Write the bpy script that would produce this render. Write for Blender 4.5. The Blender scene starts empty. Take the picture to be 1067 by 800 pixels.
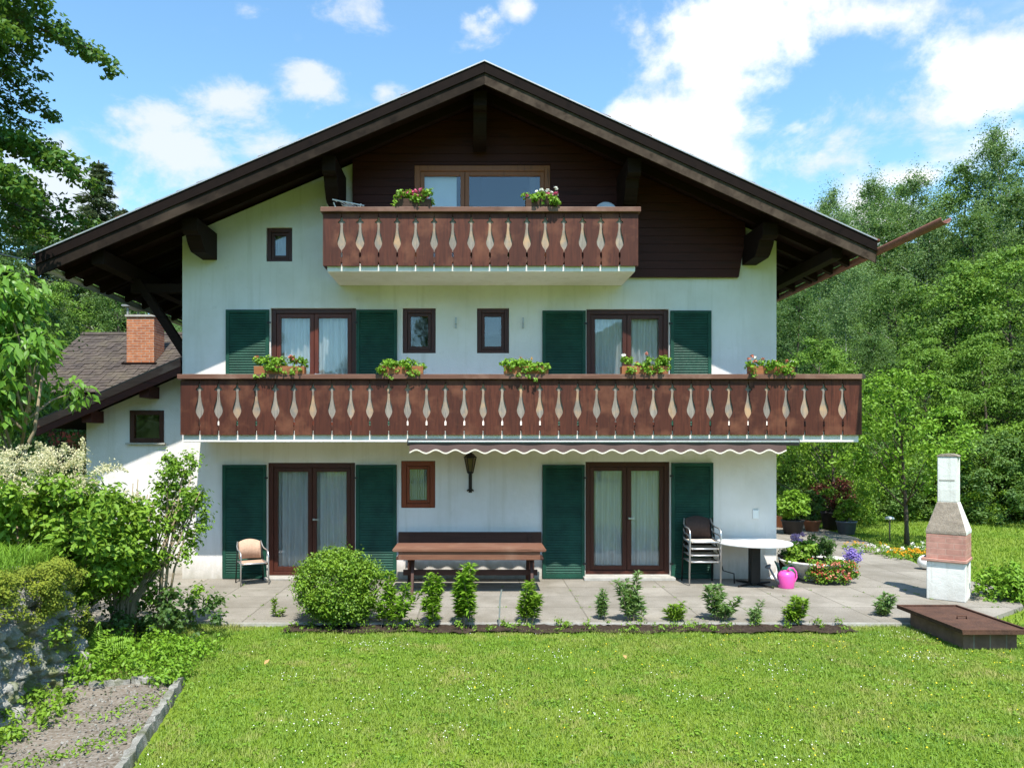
import bpy, bmesh, math, random
import numpy as np
from mathutils import Vector, Matrix
C = bpy.context.scene.collection
SC = bpy.context.scene
rad = math.radians

# ---------------------------------------------------------------- camera
F, VX, VY, D, H = 800.0, 494.0, 460.0, 13.9, 2.48      # photo pixels: focal length, vanishing point; metres: distance to the facade, eye height
cam_d = bpy.data.cameras.new('camera'); cam = bpy.data.objects.new('camera', cam_d); C.objects.link(cam)
cam.location = (0, -D, H); cam.rotation_euler = (rad(90), 0, 0)
cam_d.sensor_width = 36.0; cam_d.lens = F / 1067 * 36
cam_d.shift_x = (533.5 - VX) / 1067; cam_d.shift_y = (VY - 400) / 1067
cam_d.clip_start = .05; cam_d.clip_end = 3000
SC.camera = cam
def gp(x, y, z=0.0):                                    # photo pixel on level z -> X, Y
    d = F * (H - z) / (y - VY); return (x - VX) / F * d, d - D
def wx(x, Y=0.0): return (x - VX) / F * (D + Y)
def wz(y, Y=0.0): return H + (VY - y) / F * (D + Y)

# ---------------------------------------------------------------- world and sun
SUN_EL, SUN_AZ = rad(60.7), rad(8.5)                    # azimuth: from behind the camera, turned to the right
sdir = Vector((math.sin(SUN_AZ) * math.cos(SUN_EL), -math.cos(SUN_AZ) * math.cos(SUN_EL), math.sin(SUN_EL)))
sun_d = bpy.data.lights.new('sun', 'SUN'); sun_d.energy = 4.6; sun_d.angle = rad(.5); sun_d.color = (1, .955, .88)
sun = bpy.data.objects.new('sun', sun_d); C.objects.link(sun)
sun.rotation_euler = (-sdir).to_track_quat('-Z', 'Y').to_euler(); sun.location = (10, -30, 40)
W = bpy.data.worlds.new('World'); SC.world = W; W.use_nodes = True
SC.view_settings.view_transform = 'Standard'; SC.view_settings.look = 'None'
SC.view_settings.exposure = 0.80; SC.view_settings.gamma = 1
def build_world():
    nt = W.node_tree; nt.nodes.clear(); N, L = nt.nodes.new, nt.links.new
    out = N('ShaderNodeOutputWorld'); bg = N('ShaderNodeBackground'); bg.inputs['Strength'].default_value = .125
    sky = N('ShaderNodeTexSky'); sky.sky_type = 'NISHITA'; sky.sun_disc = False
    sky.sun_elevation = SUN_EL; sky.sun_rotation = math.pi - SUN_AZ
    sky.altitude = 700; sky.air_density = 1.0; sky.dust_density = .6; sky.ozone_density = 1.6
    tc = N('ShaderNodeTexCoord'); V = tc.outputs['Generated']
    def math_(op, a, b=None, c=None, clamp=False):
        n = N('ShaderNodeMath'); n.operation = op; n.use_clamp = clamp
        for i, v in enumerate((a, b, c)):
            if v is None: continue
            if isinstance(v, (int, float)): n.inputs[i].default_value = v
            else: L(v, n.inputs[i])
        return n.outputs[0]
    def noise(scale, det, rough, stretch=(1, 1, 1), dist=0):
        m = N('ShaderNodeMapping'); m.inputs['Scale'].default_value = stretch; L(V, m.inputs['Vector'])
        t = N('ShaderNodeTexNoise'); t.inputs['Scale'].default_value = scale; t.inputs['Detail'].default_value = det
        t.inputs['Roughness'].default_value = rough; t.inputs['Distortion'].default_value = dist
        L(m.outputs[0], t.inputs['Vector']); return t.outputs['Fac']
    def ramp(v, a, b, ease='EASE'):
        r = N('ShaderNodeMapRange'); r.interpolation_type = 'SMOOTHSTEP'
        r.inputs['From Min'].default_value = a; r.inputs['From Max'].default_value = b; L(v, r.inputs['Value']); return r.outputs[0]
    puffy = noise(8, 10, .60, (1, 1, 1.2), .1)
    wispy = noise(10, 9, .62, (1, 1, 1.5), .25)
    def blobs(lst):
        acc = None
        for px, py, rx, ry, w in lst:
            dx, dz = (px - VX) / F, (VY - py) / F
            ln = math.sqrt(1 + dx * dx + dz * dz); c = (dx / ln, 1 / ln, dz / ln)
            s = N('ShaderNodeVectorMath'); s.operation = 'SUBTRACT'; L(V, s.inputs[0]); s.inputs[1].default_value = c
            m = N('ShaderNodeVectorMath'); m.operation = 'MULTIPLY'; L(s.outputs[0], m.inputs[0])
            m.inputs[1].default_value = (ln * F / rx, ln * F / max(rx, ry), ln * F / ry)
            le = N('ShaderNodeVectorMath'); le.operation = 'LENGTH'; L(m.outputs[0], le.inputs[0])
            v = math_('MULTIPLY', math_('SUBTRACT', 1.0, le.outputs['Value']), w)
            acc = v if acc is None else math_('SMOOTH_MAX', acc, v, .15)
        return acc
    cum = blobs([(700, 165, 125, 85, 1.0), (755, 40, 120, 90, .75), (905, 15, 70, 26, .35), (1055, 70, 80, 75, .72), (860, 240, 170, 40, .6), (955, 185, 40, 18, .5), (545, 10, 30, 22, .5)])
    den1 = ramp(math_('ADD', math_('MULTIPLY', cum, 1.5), math_('MULTIPLY', math_('SUBTRACT', puffy, .5), 3.1)), .08, .72)
    wis = blobs([(262, 12, 26, 14, .7), (205, 165, 120, 60, .8), (335, 92, 50, 32, .95), (400, 98, 26, 18, .8), (238, 104, 62, 24, .9), (270, 160, 60, 30, .8), (140, 205, 170, 50, .7), (850, 170, 230, 60, .55), (490, 28, 40, 18, .5), (370, 10, 60, 30, .5), (40, 200, 150, 80, .7)])
    den2 = math_('MULTIPLY', ramp(math_('ADD', math_('MULTIPLY', wis, 1.1), math_('MULTIPLY', math_('SUBTRACT', wispy, .5), 3.2)), .08, .85), .88)
    rest = math_('MULTIPLY', ramp(noise(4, 8, .6, (1, 1, 2)), .55, .8), .45)     # scattered cloud in the rest of the dome
    den = math_('MAXIMUM', math_('MAXIMUM', den1, den2), rest)
    tint = N('ShaderNodeMix'); tint.data_type = 'RGBA'; tint.blend_type = 'MULTIPLY'; tint.inputs[0].default_value = 1
    L(sky.outputs[0], tint.inputs[6]); tint.inputs[7].default_value = (1.16, 1.48, 1.46, 1)
    shade = N('ShaderNodeMix'); shade.data_type = 'RGBA'
    L(ramp(math_('ADD', noise(9, 6, .6), math_('MULTIPLY', cum, .25)), .38, .72), shade.inputs[0]); shade.inputs[6].default_value = (4.3, 4.55, 4.9, 1); shade.inputs[7].default_value = (6.0, 6.0, 6.05, 1)
    mix = N('ShaderNodeMix'); mix.data_type = 'RGBA'; L(den, mix.inputs[0]); L(tint.outputs[2], mix.inputs[6]); L(shade.outputs[2], mix.inputs[7])
    L(mix.outputs[2], bg.inputs['Color']); L(bg.outputs[0], out.inputs['Surface'])
build_world()

# ---------------------------------------------------------------- materials
MATS = {}
class NT:
    def __init__(s, name):
        s.m = bpy.data.materials.new(name); s.m.use_nodes = True; s.t = s.m.node_tree; s.t.nodes.clear()
        s.out = s.n('ShaderNodeOutputMaterial'); MATS[name] = s.m
    def n(s, ty, **kw):
        nd = s.t.nodes.new(ty)
        for k, v in kw.items(): setattr(nd, k, v)
        return nd
    def set(s, sock, v):
        if isinstance(v, bpy.types.NodeSocket): s.t.links.new(v, sock)
        elif isinstance(v, (tuple, list)) and len(v) == 3 and sock.type == 'RGBA': sock.default_value = (*v, 1)
        else: sock.default_value = v
    def coord(s, kind='Object', scale=(1, 1, 1), rot=(0, 0, 0), loc=(0, 0, 0)):
        t = s.n('ShaderNodeTexCoord'); m = s.n('ShaderNodeMapping'); s.set(m.inputs['Vector'], t.outputs[kind])
        m.inputs['Scale'].default_value = scale; m.inputs['Rotation'].default_value = rot; m.inputs['Location'].default_value = loc
        return m.outputs[0]
    def noise(s, vec, scale, det=4, rough=.55, dist=0):
        t = s.n('ShaderNodeTexNoise'); s.set(t.inputs['Vector'], vec); t.inputs['Scale'].default_value = scale
        t.inputs['Detail'].default_value = det; t.inputs['Roughness'].default_value = rough; t.inputs['Distortion'].default_value = dist
        return t.outputs['Fac']
    def rng(s, v, a, b, c=0.0, d=1.0):
        r = s.n('ShaderNodeMapRange'); s.set(r.inputs['Value'], v)
        for k, q in zip(('From Min', 'From Max', 'To Min', 'To Max'), (a, b, c, d)): r.inputs[k].default_value = q
        return r.outputs[0]
    def mix(s, f, a, b, mode='MIX'):
        m = s.n('ShaderNodeMix', data_type='RGBA', blend_type=mode); s.set(m.inputs[0], f); s.set(m.inputs[6], a); s.set(m.inputs[7], b)
        return m.outputs[2]
    def ma(s, op, a, b=None):
        m = s.n('ShaderNodeMath', operation=op); s.set(m.inputs[0], a)
        if b is not None: s.set(m.inputs[1], b)
        return m.outputs[0]
    def bump(s, h, strength=.3, dist=.01):
        b = s.n('ShaderNodeBump'); b.inputs['Strength'].default_value = strength; b.inputs['Distance'].default_value = dist
        s.set(b.inputs['Height'], h); return b.outputs[0]
    def bsdf(s, col, rough=.6, normal=None, spec=.5, metal=0.0, link=True):
        p = s.n('ShaderNodeBsdfPrincipled'); s.set(p.inputs['Base Color'], col); s.set(p.inputs['Roughness'], rough)
        p.inputs['Specular IOR Level'].default_value = spec; p.inputs['Metallic'].default_value = metal
        if normal is not None: s.set(p.inputs['Normal'], normal)
        if link: s.t.links.new(p.outputs[0], s.out.inputs['Surface'])
        return p.outputs[0]
def plaster(name, col, dirt, splash=0.0):
    s = NT(name); v = s.coord(); big = s.noise(v, .7, 5, .6); fine = s.noise(v, 60, 4, .6); mid = s.noise(v, 11, 4, .55, .6); streak = s.noise(s.coord(scale=(5, 5, .3)), 1.2, 5, .65); spot = s.noise(v, 3.5, 6, .7)
    c = s.mix(s.rng(big, .45, .75), col, dirt); c = s.mix(s.rng(streak, .52, .72, 0, .75), c, dirt); c = s.mix(s.rng(spot, .6, .75, 0, .5), c, tuple(k * .85 for k in dirt))
    if splash:
        sep = s.n('ShaderNodeSeparateXYZ'); s.set(sep.inputs[0], v); hgt = s.ma('ADD', sep.outputs[2], s.ma('MULTIPLY', s.noise(s.coord(scale=(3, 3, 1)), 2.5, 5, .65), -.5))
        c = s.mix(s.rng(hgt, -.3, .12, splash, 0), c, (.36, .34, .28))
    s.bsdf(c, .9, s.bump(s.ma('ADD', s.ma('ADD', fine, s.ma('MULTIPLY', mid, 1.4)), s.ma('MULTIPLY', big, .6)), .45, .008), .2); return s.m
def wood(name, c1, c2, axis='X', scale=1.0, rough=.65, plank=None, c3=None):
    s = NT(name); st = {'I': (5, 5, 5), 'X': (1.2, 14, 14), 'Y': (14, 1.2, 14), 'Z': (14, 14, 1.2)}[axis]
    g = s.noise(s.coord(scale=tuple(k * scale for k in st)), 1.6, 6, .65, .4); b = s.noise(s.coord(), 1.3 * scale, 4, .6)
    isl = s.n('ShaderNodeNewGeometry').outputs['Random Per Island']
    c = s.mix(s.rng(g, .3, .7), c1, c2); c = s.mix(s.rng(isl, 0, 1, 0, .65), c, c2); kn = s.noise(s.coord(scale=tuple(k * scale * .4 for k in st)), 3.1, 3, .5); c = s.mix(s.rng(kn, .62, .7, 0, .6), c, tuple(k * .45 for k in c2))
    if c3: c = s.mix(s.rng(b, .5, .72, 0, .8), c, c3)
    nrm = s.bump(g, .35, .004); s.bsdf(c, rough, nrm, .1 if 'fascia' in name or 'timber' in name else .25); return s.m
def paint(name, col, rough=.5, var=.25, spec=.4, metal=0.0, scale=5):
    s = NT(name); n = s.noise(s.coord(), scale, 5, .6); f = s.noise(s.coord(), scale * 12, 3, .6)
    dk = tuple(k * (1 - var) for k in col); s.bsdf(s.mix(s.rng(n, .35, .7), col, dk), s.rng(f, .3, .7, rough * .85, min(1, rough * 1.15)), s.bump(f, .1, .002), spec, metal); return s.m
def leafmat(name, c1, c2, c3=None, trans=.3, rough=.5, nscale=.5, c4=None, c5=None):
    s = NT(name); isl = s.n('ShaderNodeNewGeometry').outputs['Random Per Island']; n = s.noise(s.coord(), nscale, 3, .6)
    c = s.mix(isl, c1, c2); c = s.mix(s.rng(n, .4, .65, 0, .7), c, c3 or c2)
    if c4: c = s.mix(s.rng(s.noise(s.coord(loc=(7, 3, 0)), 1.7, 5, .65, .5), .52, .68, 0, .85), c, c4)
    if c5: c = s.mix(s.rng(s.noise(s.coord(loc=(2, 9, 0)), 2.6, 5, .65, .4), .54, .66, 0, .8), c, c5)
    p = s.bsdf(c, rough, None, .3, link=False); t = s.n('ShaderNodeBsdfTranslucent'); s.set(t.inputs['Color'], s.mix(.5, c, (.25, .4, .05), 'MIX') if trans > .25 else c)
    m = s.n('ShaderNodeMixShader'); m.inputs[0].default_value = trans; s.t.links.new(p, m.inputs[1]); s.t.links.new(t.outputs[0], m.inputs[2]); s.t.links.new(m.outputs[0], s.out.inputs['Surface']); return s.m
def glassmat():
    s = NT('window_glass'); fr = s.n('ShaderNodeFresnel'); fr.inputs['IOR'].default_value = 1.55
    wav = s.bump(s.noise(s.coord(), 2.2, 2, .5), .05, .02)
    g = s.n('ShaderNodeBsdfGlossy'); g.inputs['Roughness'].default_value = .015; g.inputs['Color'].default_value = (.95, .97, 1, 1); s.set(g.inputs['Normal'], wav)
    t = s.n('ShaderNodeBsdfTransparent'); t.inputs['Color'].default_value = (.97, .985, .98, 1)
    m = s.n('ShaderNodeMixShader'); s.set(m.inputs[0], s.ma('ADD', s.ma('MULTIPLY', fr.outputs[0], .65), .02))
    s.t.links.new(t.outputs[0], m.inputs[1]); s.t.links.new(g.outputs[0], m.inputs[2]); s.t.links.new(m.outputs[0], s.out.inputs['Surface']); return s.m
def clothmat(name, col, trans=.35):
    s = NT(name); n = s.noise(s.coord(scale=(40, 40, 2)), 1, 3); c = s.mix(s.rng(n, .3, .7), col, tuple(k * .82 for k in col))
    d = s.n('ShaderNodeBsdfDiffuse'); s.set(d.inputs['Color'], c); t = s.n('ShaderNodeBsdfTranslucent'); s.set(t.inputs['Color'], c)
    m = s.n('ShaderNodeMixShader'); m.inputs[0].default_value = trans; s.t.links.new(d.outputs[0], m.inputs[1]); s.t.links.new(t.outputs[0], m.inputs[2]); s.t.links.new(m.outputs[0], s.out.inputs['Surface']); return s.m
def stonemat(name, cols, scale=5, bump=.6, moss=None):
    s = NT(name); v = s.coord(); n = s.noise(v, scale, 8, .65); f = s.noise(v, scale * 9, 5, .7); k = s.noise(v, scale * .45, 4, .6)
    c = s.mix(s.rng(n, .35, .68), cols[0], cols[1]); c = s.mix(s.rng(f, .5, .7, 0, .6), c, cols[2])
    if moss: c = s.mix(s.rng(k, .48, .62, 0, .85), c, moss)
    s.bsdf(c, .92, s.bump(s.ma('ADD', n, s.ma('MULTIPLY', f, .6)), bump, .02), .2); return s.m
def pavemat():
    s = NT('paving'); v = s.coord(); b = s.n('ShaderNodeTexBrick', offset=0.0, squash=1.0); s.set(b.inputs['Vector'], v)
    b.inputs['Scale'].default_value = 1; b.inputs['Brick Width'].default_value = .8; b.inputs['Row Height'].default_value = .8; b.inputs['Mortar Size'].default_value = .012; b.inputs['Mortar Smooth'].default_value = .3
    b.inputs['Color1'].default_value = (.27, .245, .205, 1); b.inputs['Color2'].default_value = (.20, .18, .15, 1); b.inputs['Mortar'].default_value = (.10, .09, .065, 1)
    agg = s.noise(v, 55, 4, .75); big = s.noise(v, 1.1, 5, .65); spot = s.noise(v, 9, 3, .6)
    c = s.mix(s.rng(agg, .42, .60, 0, .6), b.outputs[0], (.37, .34, .295)); c = s.mix(s.rng(big, .40, .66, 0, .8), c, (.165, .148, .118)); c = s.mix(s.rng(spot, .62, .72, 0, .5), c, (.11, .12, .06))
    h = s.ma('ADD', s.ma('MULTIPLY', agg, .35), s.ma('MULTIPLY', b.outputs['Fac'], -1.2)); s.bsdf(c, .92, s.bump(h, .6, .012), .2); return s.m
def brickmat(name, c1, c2, mortar, scale=1.0, bw=.24, rh=.075):
    s = NT(name); v = s.coord(rot=(rad(90), 0, 0)); b = s.n('ShaderNodeTexBrick'); s.set(b.inputs['Vector'], v)
    b.inputs['Scale'].default_value = scale; b.inputs['Brick Width'].default_value = bw; b.inputs['Row Height'].default_value = rh; b.inputs['Mortar Size'].default_value = .008
    b.inputs['Color1'].default_value = (*c1, 1); b.inputs['Color2'].default_value = (*c2, 1); b.inputs['Mortar'].default_value = (*mortar, 1)
    n = s.noise(s.coord(), 9, 5, .6); c = s.mix(s.rng(n, .4, .7, 0, .5), b.outputs[0], tuple(k * .5 for k in c2)); s.bsdf(c, .9, s.bump(s.ma('MULTIPLY', b.outputs['Fac'], -1), .5, .01), .2); return s.m
def groundmat(name, c1, c2, c3, sc=.6, fine=40):
    s = NT(name); v = s.coord(); n = s.noise(v, sc, 6, .65); f = s.noise(v, fine, 4, .7); k = s.noise(v, sc * 5, 5, .6)
    c = s.mix(s.rng(n, .38, .62), c1, c2); c = s.mix(s.rng(f, .42, .65, 0, .7), c, c3); c = s.mix(s.rng(k, .5, .75, 0, .5), c, c2)
    s.bsdf(c, .95, s.bump(f, .6, .02), .1); return s.m

plaster('white_plaster', (.755, .715, .685), (.62, .58, .52), .9)
wood('balcony_wood', (.125, .036, .019), (.045, .013, .008), 'Z', 1.3, .6, None, (.20, .078, .042))
wood('rail_wood', (.20, .10, .068), (.10, .045, .03), 'X', 1, .6, None, (.29, .18, .135))
wood('backing_wood', (.38, .335, .285), (.17, .15, .13), 'Z', 2.2, .8, None, (.52, .32, .17))
wood('dark_timber', (.020, .010, .007), (.011, .006, .004), 'X', 1, .7)
wood('rafter_timber', (.026, .010, .007), (.013, .006, .0045), 'X', 1, .7)
wood('gable_board', (.068, .013, .008), (.034, .007, .0045), 'X', 1, .6)
wood('fascia_dark', (.014, .008, .006), (.007, .004, .0035), 'I', .8, .8)
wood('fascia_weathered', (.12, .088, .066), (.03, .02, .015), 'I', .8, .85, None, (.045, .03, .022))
wood('fascia_left', (.032, .022, .016), (.013, .009, .007), 'I', .8, .85, None, (.07, .05, .037))  # darker tone for the lower verge board of the left slope
wood('frame_brown', (.085, .026, .016), (.05, .016, .011), 'Z', 1, .4)
wood('frame_mahogany', (.14, .036, .02), (.08, .022, .014), 'Z', 1, .4)
wood('frame_orange', (.36, .13, .05), (.24, .085, .034), 'Z', 1, .4)
wood('frame_red', (.26, .055, .02), (.16, .035, .014), 'Z', 1, .4)
wood('bench_wood', (.22, .105, .062), (.14, .06, .036), 'X', 1, .55, None, (.26, .15, .10))
wood('bench_dark', (.075, .032, .022), (.045, .02, .014), 'X', 1, .6)
wood('planter_wood', (.10, .052, .034), (.055, .028, .02), 'X', 2, .7)
wood('terracotta_wood', (.42, .17, .07), (.30, .11, .05), 'X', 2, .7)
paint('shutter_green', (.012, .070, .044), .6, .45, .25, 0, 3)
paint('white_paint', (.80, .80, .78), .5, .08)
plaster('grill_white', (.76, .75, .70), (.42, .40, .35))
paint('zinc', (.42, .42, .42), .45, .2, .5, .6)
paint('copper_brown', (.20, .075, .05), .5, .3, .5, .2)
paint('black_iron', (.018, .017, .016), .5, .3, .4, .3)
paint('aluminium', (.62, .62, .62), .35, .1, .5, .8)
paint('cushion_cream', (.62, .54, .45), .8, .15)
paint('awning_cloth', (.135, .088, .08), .85, .2, .1)
paint('cream_trim', (.72, .66, .55), .8, .1)
paint('awning_case', (.05, .05, .05), .4, .2)
paint('pink_plastic', (.80, .09, .40), .35, .06, .5)
paint('grey_plastic', (.13, .15, .17), .5, .2)
paint('green_plastic', (.02, .13, .08), .45, .2)
paint('blue_pot', (.13, .15, .20), .6, .3)
paint('terracotta', (.42, .17, .09), .8, .25)
paint('dark_pot', (.045, .04, .04), .6, .3)
paint('curtain_dark', (.02, .02, .022), .8, .2)
paint('room_wall', (.30, .28, .25), .9, .1)
paint('blind_white', (.62, .66, .72), .8, .05)
paint('white_glass', (.85, .85, .82), .25, .03, .6)
paint('chair_brown', (.07, .045, .038), .75, .3, .2, 0, 30)
paint('chair_beige', (.52, .35, .25), .75, .2, .2, 0, 30)
paint('lamp_amber', (.13, .085, .04), .3, .3, .5)
paint('rubber', (.03, .03, .03), .7, .2)
paint('brown_box', (.10, .06, .04), .7, .3)
glassmat(); clothmat('net_curtain', (.74, .75, .74), .25); clothmat('dark_cloth', (.10, .10, .11), .1)
stonemat('wall_stone', ((.40, .39, .35), (.15, .145, .125), (.54, .53, .49)), 7, .9, (.13, .15, .035))
stonemat('kerb_stone', ((.34, .33, .29), (.12, .115, .10), (.47, .46, .42)), 8, .9, (.10, .11, .055))
stonemat('hood_aggregate', ((.34, .28, .22), (.20, .165, .13), (.48, .42, .35)), 14, .9)
stonemat('rust', ((.105, .052, .034), (.055, .03, .022), (.16, .095, .062)), 5, .4)
stonemat('concrete', ((.42, .40, .36), (.30, .285, .25), (.48, .46, .42)), 4, .4)
pavemat()
brickmat('chimney_brick', (.50, .19, .085), (.36, .125, .06), (.42, .34, .27))
brickmat('grill_brick', (.54, .29, .23), (.47, .235, .185), (.50, .30, .24), 1, .22, .09)
brickmat('box_brick', (.22, .13, .10), (.15, .09, .07), (.26, .22, .19), 1, .2, .2)
groundmat('lawn', (.085, .18, .014), (.14, .22, .02), (.06, .12, .012))
groundmat('wood_floor', (.03, .055, .012), (.05, .08, .016), (.025, .03, .012), .2, 3)
groundmat('soil', (.045, .03, .022), (.028, .02, .015), (.075, .055, .042), 2, 30)
groundmat('gravel', (.185, .15, .115), (.105, .085, .062), (.32, .295, .26), 1.5, 28)
groundmat('bank_soil', (.05, .08, .015), (.08, .12, .02), (.06, .045, .025), .8, 20)
leafmat('grass_blade', (.155, .27, .026), (.225, .335, .042), (.27, .32, .06), .3, .55, .6, (.36, .33, .11), (.10, .23, .026))
leafmat('grass_far', (.15, .265, .022), (.21, .32, .034), (.25, .30, .045), .3, .6, .5)
leafmat('leaf_forest', (.11, .205, .042), (.17, .285, .062), (.095, .18, .055), .38)
leafmat('leaf_birch', (.16, .255, .085), (.22, .335, .12), (.135, .225, .09), .38)
leafmat('leaf_dark', (.065, .13, .03), (.10, .18, .042), (.07, .14, .038), .35)
leafmat('leaf_fresh2', (.14, .26, .032), (.20, .35, .05), (.12, .22, .036), .38)
leafmat('leaf_fresh', (.15, .30, .02), (.22, .39, .03), (.14, .26, .022))
leafmat('leaf_maple', (.045, .125, .018), (.09, .195, .028), (.06, .155, .022))
leafmat('leaf_catalpa', (.10, .235, .022), (.17, .33, .038), (.085, .20, .022), .32, .4)
leafmat('leaf_shrub', (.16, .29, .022), (.23, .37, .034), (.13, .25, .022))
leafmat('leaf_box', (.15, .28, .02), (.25, .39, .035), (.10, .20, .02), .25, .4, 3)
leafmat('leaf_grey', (.13, .24, .075), (.20, .31, .11), (.15, .26, .07))
leafmat('needle', (.10, .14, .065), (.15, .185, .09), (.12, .15, .075), .2)
leafmat('leaf_red', (.13, .035, .025), (.20, .06, .04), (.10, .05, .03), .25)
leafmat('moss', (.17, .22, .018), (.26, .29, .024), (.13, .18, .02), .15, .8, 3)
leafmat('plume', (.76, .68, .40), (.86, .80, .58), (.68, .62, .34), .35)
leafmat('petal_pink', (.72, .10, .22), (.80, .30, .42), (.7, .15, .3), .2)
leafmat('petal_white', (.82, .82, .78), (.75, .75, .68), None, .2)
leafmat('petal_yellow', (.80, .48, .01), (.78, .30, .01), None, .2)
leafmat('petal_buttercup', (.82, .66, .02), (.78, .60, .02), None, .2)
leafmat('petal_red', (.50, .035, .03), (.42, .09, .05), None, .2)
leafmat('petal_salmon', (.62, .25, .16), (.55, .18, .12), None, .2)
leafmat('petal_violet', (.25, .17, .55), (.33, .25, .62), None, .2)
leafmat('petal_mauve', (.55, .30, .52), (.62, .42, .6), None, .2)
leafmat('dry_leaf', (.42, .22, .09), (.5, .3, .12), None, .1)
wood('bark', (.13, .105, .08), (.07, .055, .042), 'Z', 1.5, .9)
wood('bark_pale', (.34, .27, .17), (.22, .17, .11), 'Z', 2, .85)
wood('bark_birch', (.55, .54, .50), (.30, .29, .26), 'Z', 1, .8)
def tilemat(name, c1, c2, c3):
    s = NT(name); v = s.coord(); n = s.noise(v, 2.2, 6, .65); f = s.noise(v, 18, 4, .6); isl = s.n('ShaderNodeNewGeometry').outputs['Random Per Island']
    c = s.mix(isl, c1, c2); c = s.mix(s.rng(n, .45, .7, 0, .8), c, c3); s.bsdf(c, .85, s.bump(f, .3, .01), .2); return s.m
tilemat('roof_tile', (.17, .06, .042), (.12, .045, .035), (.10, .055, .042))
tilemat('old_roof_tile', (.095, .075, .064), (.062, .05, .044), (.12, .10, .07))

# ---------------------------------------------------------------- geometry helpers
class MB:
    def __init__(s): s.v, s.f = [], []
    def add(s, vs, fs):
        o = len(s.v); s.v += [tuple(p) for p in vs]; s.f += [tuple(i + o for i in f) for f in fs]; return s
    def box(s, x0, x1, y0, y1, z0, z1):
        return s.add([(x0, y0, z0), (x1, y0, z0), (x1, y1, z0), (x0, y1, z0), (x0, y0, z1), (x1, y0, z1), (x1, y1, z1), (x0, y1, z1)],
                     [(0, 3, 2, 1), (4, 5, 6, 7), (0, 1, 5, 4), (1, 2, 6, 5), (2, 3, 7, 6), (3, 0, 4, 7)])
    def prism(s, poly, a, b, axis='Y'):                 # poly in the two other axes (XZ, YZ or XY)
        n = len(poly); mk = {'Y': lambda p, t: (p[0], t, p[1]), 'X': lambda p, t: (t, p[0], p[1]), 'Z': lambda p, t: (p[0], p[1], t)}[axis]
        vs = [mk(p, a) for p in poly] + [mk(p, b) for p in poly]
        fs = [tuple(range(n - 1, -1, -1)), tuple(range(n, 2 * n))] + [(i, (i + 1) % n, n + (i + 1) % n, n + i) for i in range(n)]
        return s.add(vs, fs)
    def tube(s, pts, r, seg=8, caps=True):
        pts = [Vector(p) for p in pts]; rs = r if isinstance(r, (list, tuple)) else [r] * len(pts); vs, fs = [], []
        u = None
        for i, p in enumerate(pts):
            t = (pts[min(i + 1, len(pts) - 1)] - pts[max(i - 1, 0)]).normalized()
            if u is None: u = t.orthogonal().normalized()
            u = (u - t * u.dot(t)).normalized(); w = t.cross(u)
            vs += [p + (u * math.cos(2 * math.pi * k / seg) + w * math.sin(2 * math.pi * k / seg)) * rs[i] for k in range(seg)]
        for i in range(len(pts) - 1):
            for k in range(seg):
                a, b = i * seg + k, i * seg + (k + 1) % seg; fs.append((a, b, b + seg, a + seg))
        if caps: fs += [tuple(range(seg - 1, -1, -1)), tuple(range((len(pts) - 1) * seg, len(pts) * seg))]
        return s.add(vs, fs)
    def lathe(s, prof, seg=20, cx=0, cy=0, sx=1, sy=1):
        vs, fs = [], []
        for r, z in prof: vs += [(cx + sx * r * math.cos(2 * math.pi * k / seg), cy + sy * r * math.sin(2 * math.pi * k / seg), z) for k in range(seg)]
        for i in range(len(prof) - 1):
            for k in range(seg):
                a, b = i * seg + k, i * seg + (k + 1) % seg; fs.append((a, b, b + seg, a + seg))
        fs += [tuple(range(seg - 1, -1, -1)), tuple(range((len(prof) - 1) * seg, len(prof) * seg))]
        return s.add(vs, fs)
    def build(s, name, mat, parent=None, smooth=False, bevel=0.0, loc=None):
        me = bpy.data.meshes.new(name); me.from_pydata(s.v, [], s.f); me.update()
        return link(name, me, mat, parent, smooth, bevel, loc)
def link(name, me, mat, parent=None, smooth=False, bevel=0.0, loc=None):
    if mat: me.materials.append(MATS[mat] if isinstance(mat, str) else mat)
    if smooth: me.polygons.foreach_set('use_smooth', [True] * len(me.polygons))
    o = bpy.data.objects.new(name, me); C.objects.link(o)
    if parent: o.parent = parent
    if loc: o.location = loc
    if bevel:
        b = o.modifiers.new('bevel', 'BEVEL'); b.width = bevel; b.segments = 2; b.limit_method = 'ANGLE'
    return o
def tag(o, label=None, cat=None, group=None, kind=None):
    if label: o['label'] = label
    if cat: o['category'] = cat
    if group: o['group'] = group
    if kind: o['kind'] = kind
    return o
def thing(name, label, cat, loc=(0, 0, 0), rot=0, group=None):
    o = bpy.data.objects.new(name, None); C.objects.link(o); o.location = loc; o.rotation_euler = (0, 0, rot); o.empty_display_size = .2
    return tag(o, label, cat, group)
def kids(o): return [c for c in C.objects if c.parent == o]
def dup(o, loc, rot=None, label=None, group=None, scale=None, parent=None):
    c = o.copy(); C.objects.link(c)
    if parent: c.parent = parent
    else:
        c.location = loc
        if rot is not None: c.rotation_euler = (0, 0, rot)
        if scale is not None: c.scale = scale if isinstance(scale, (tuple, list)) else (scale,) * 3
        if label: c['label'] = label
        if group: c['group'] = group
    for k in kids(o): dup(k, None, parent=c)
    return c
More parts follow.
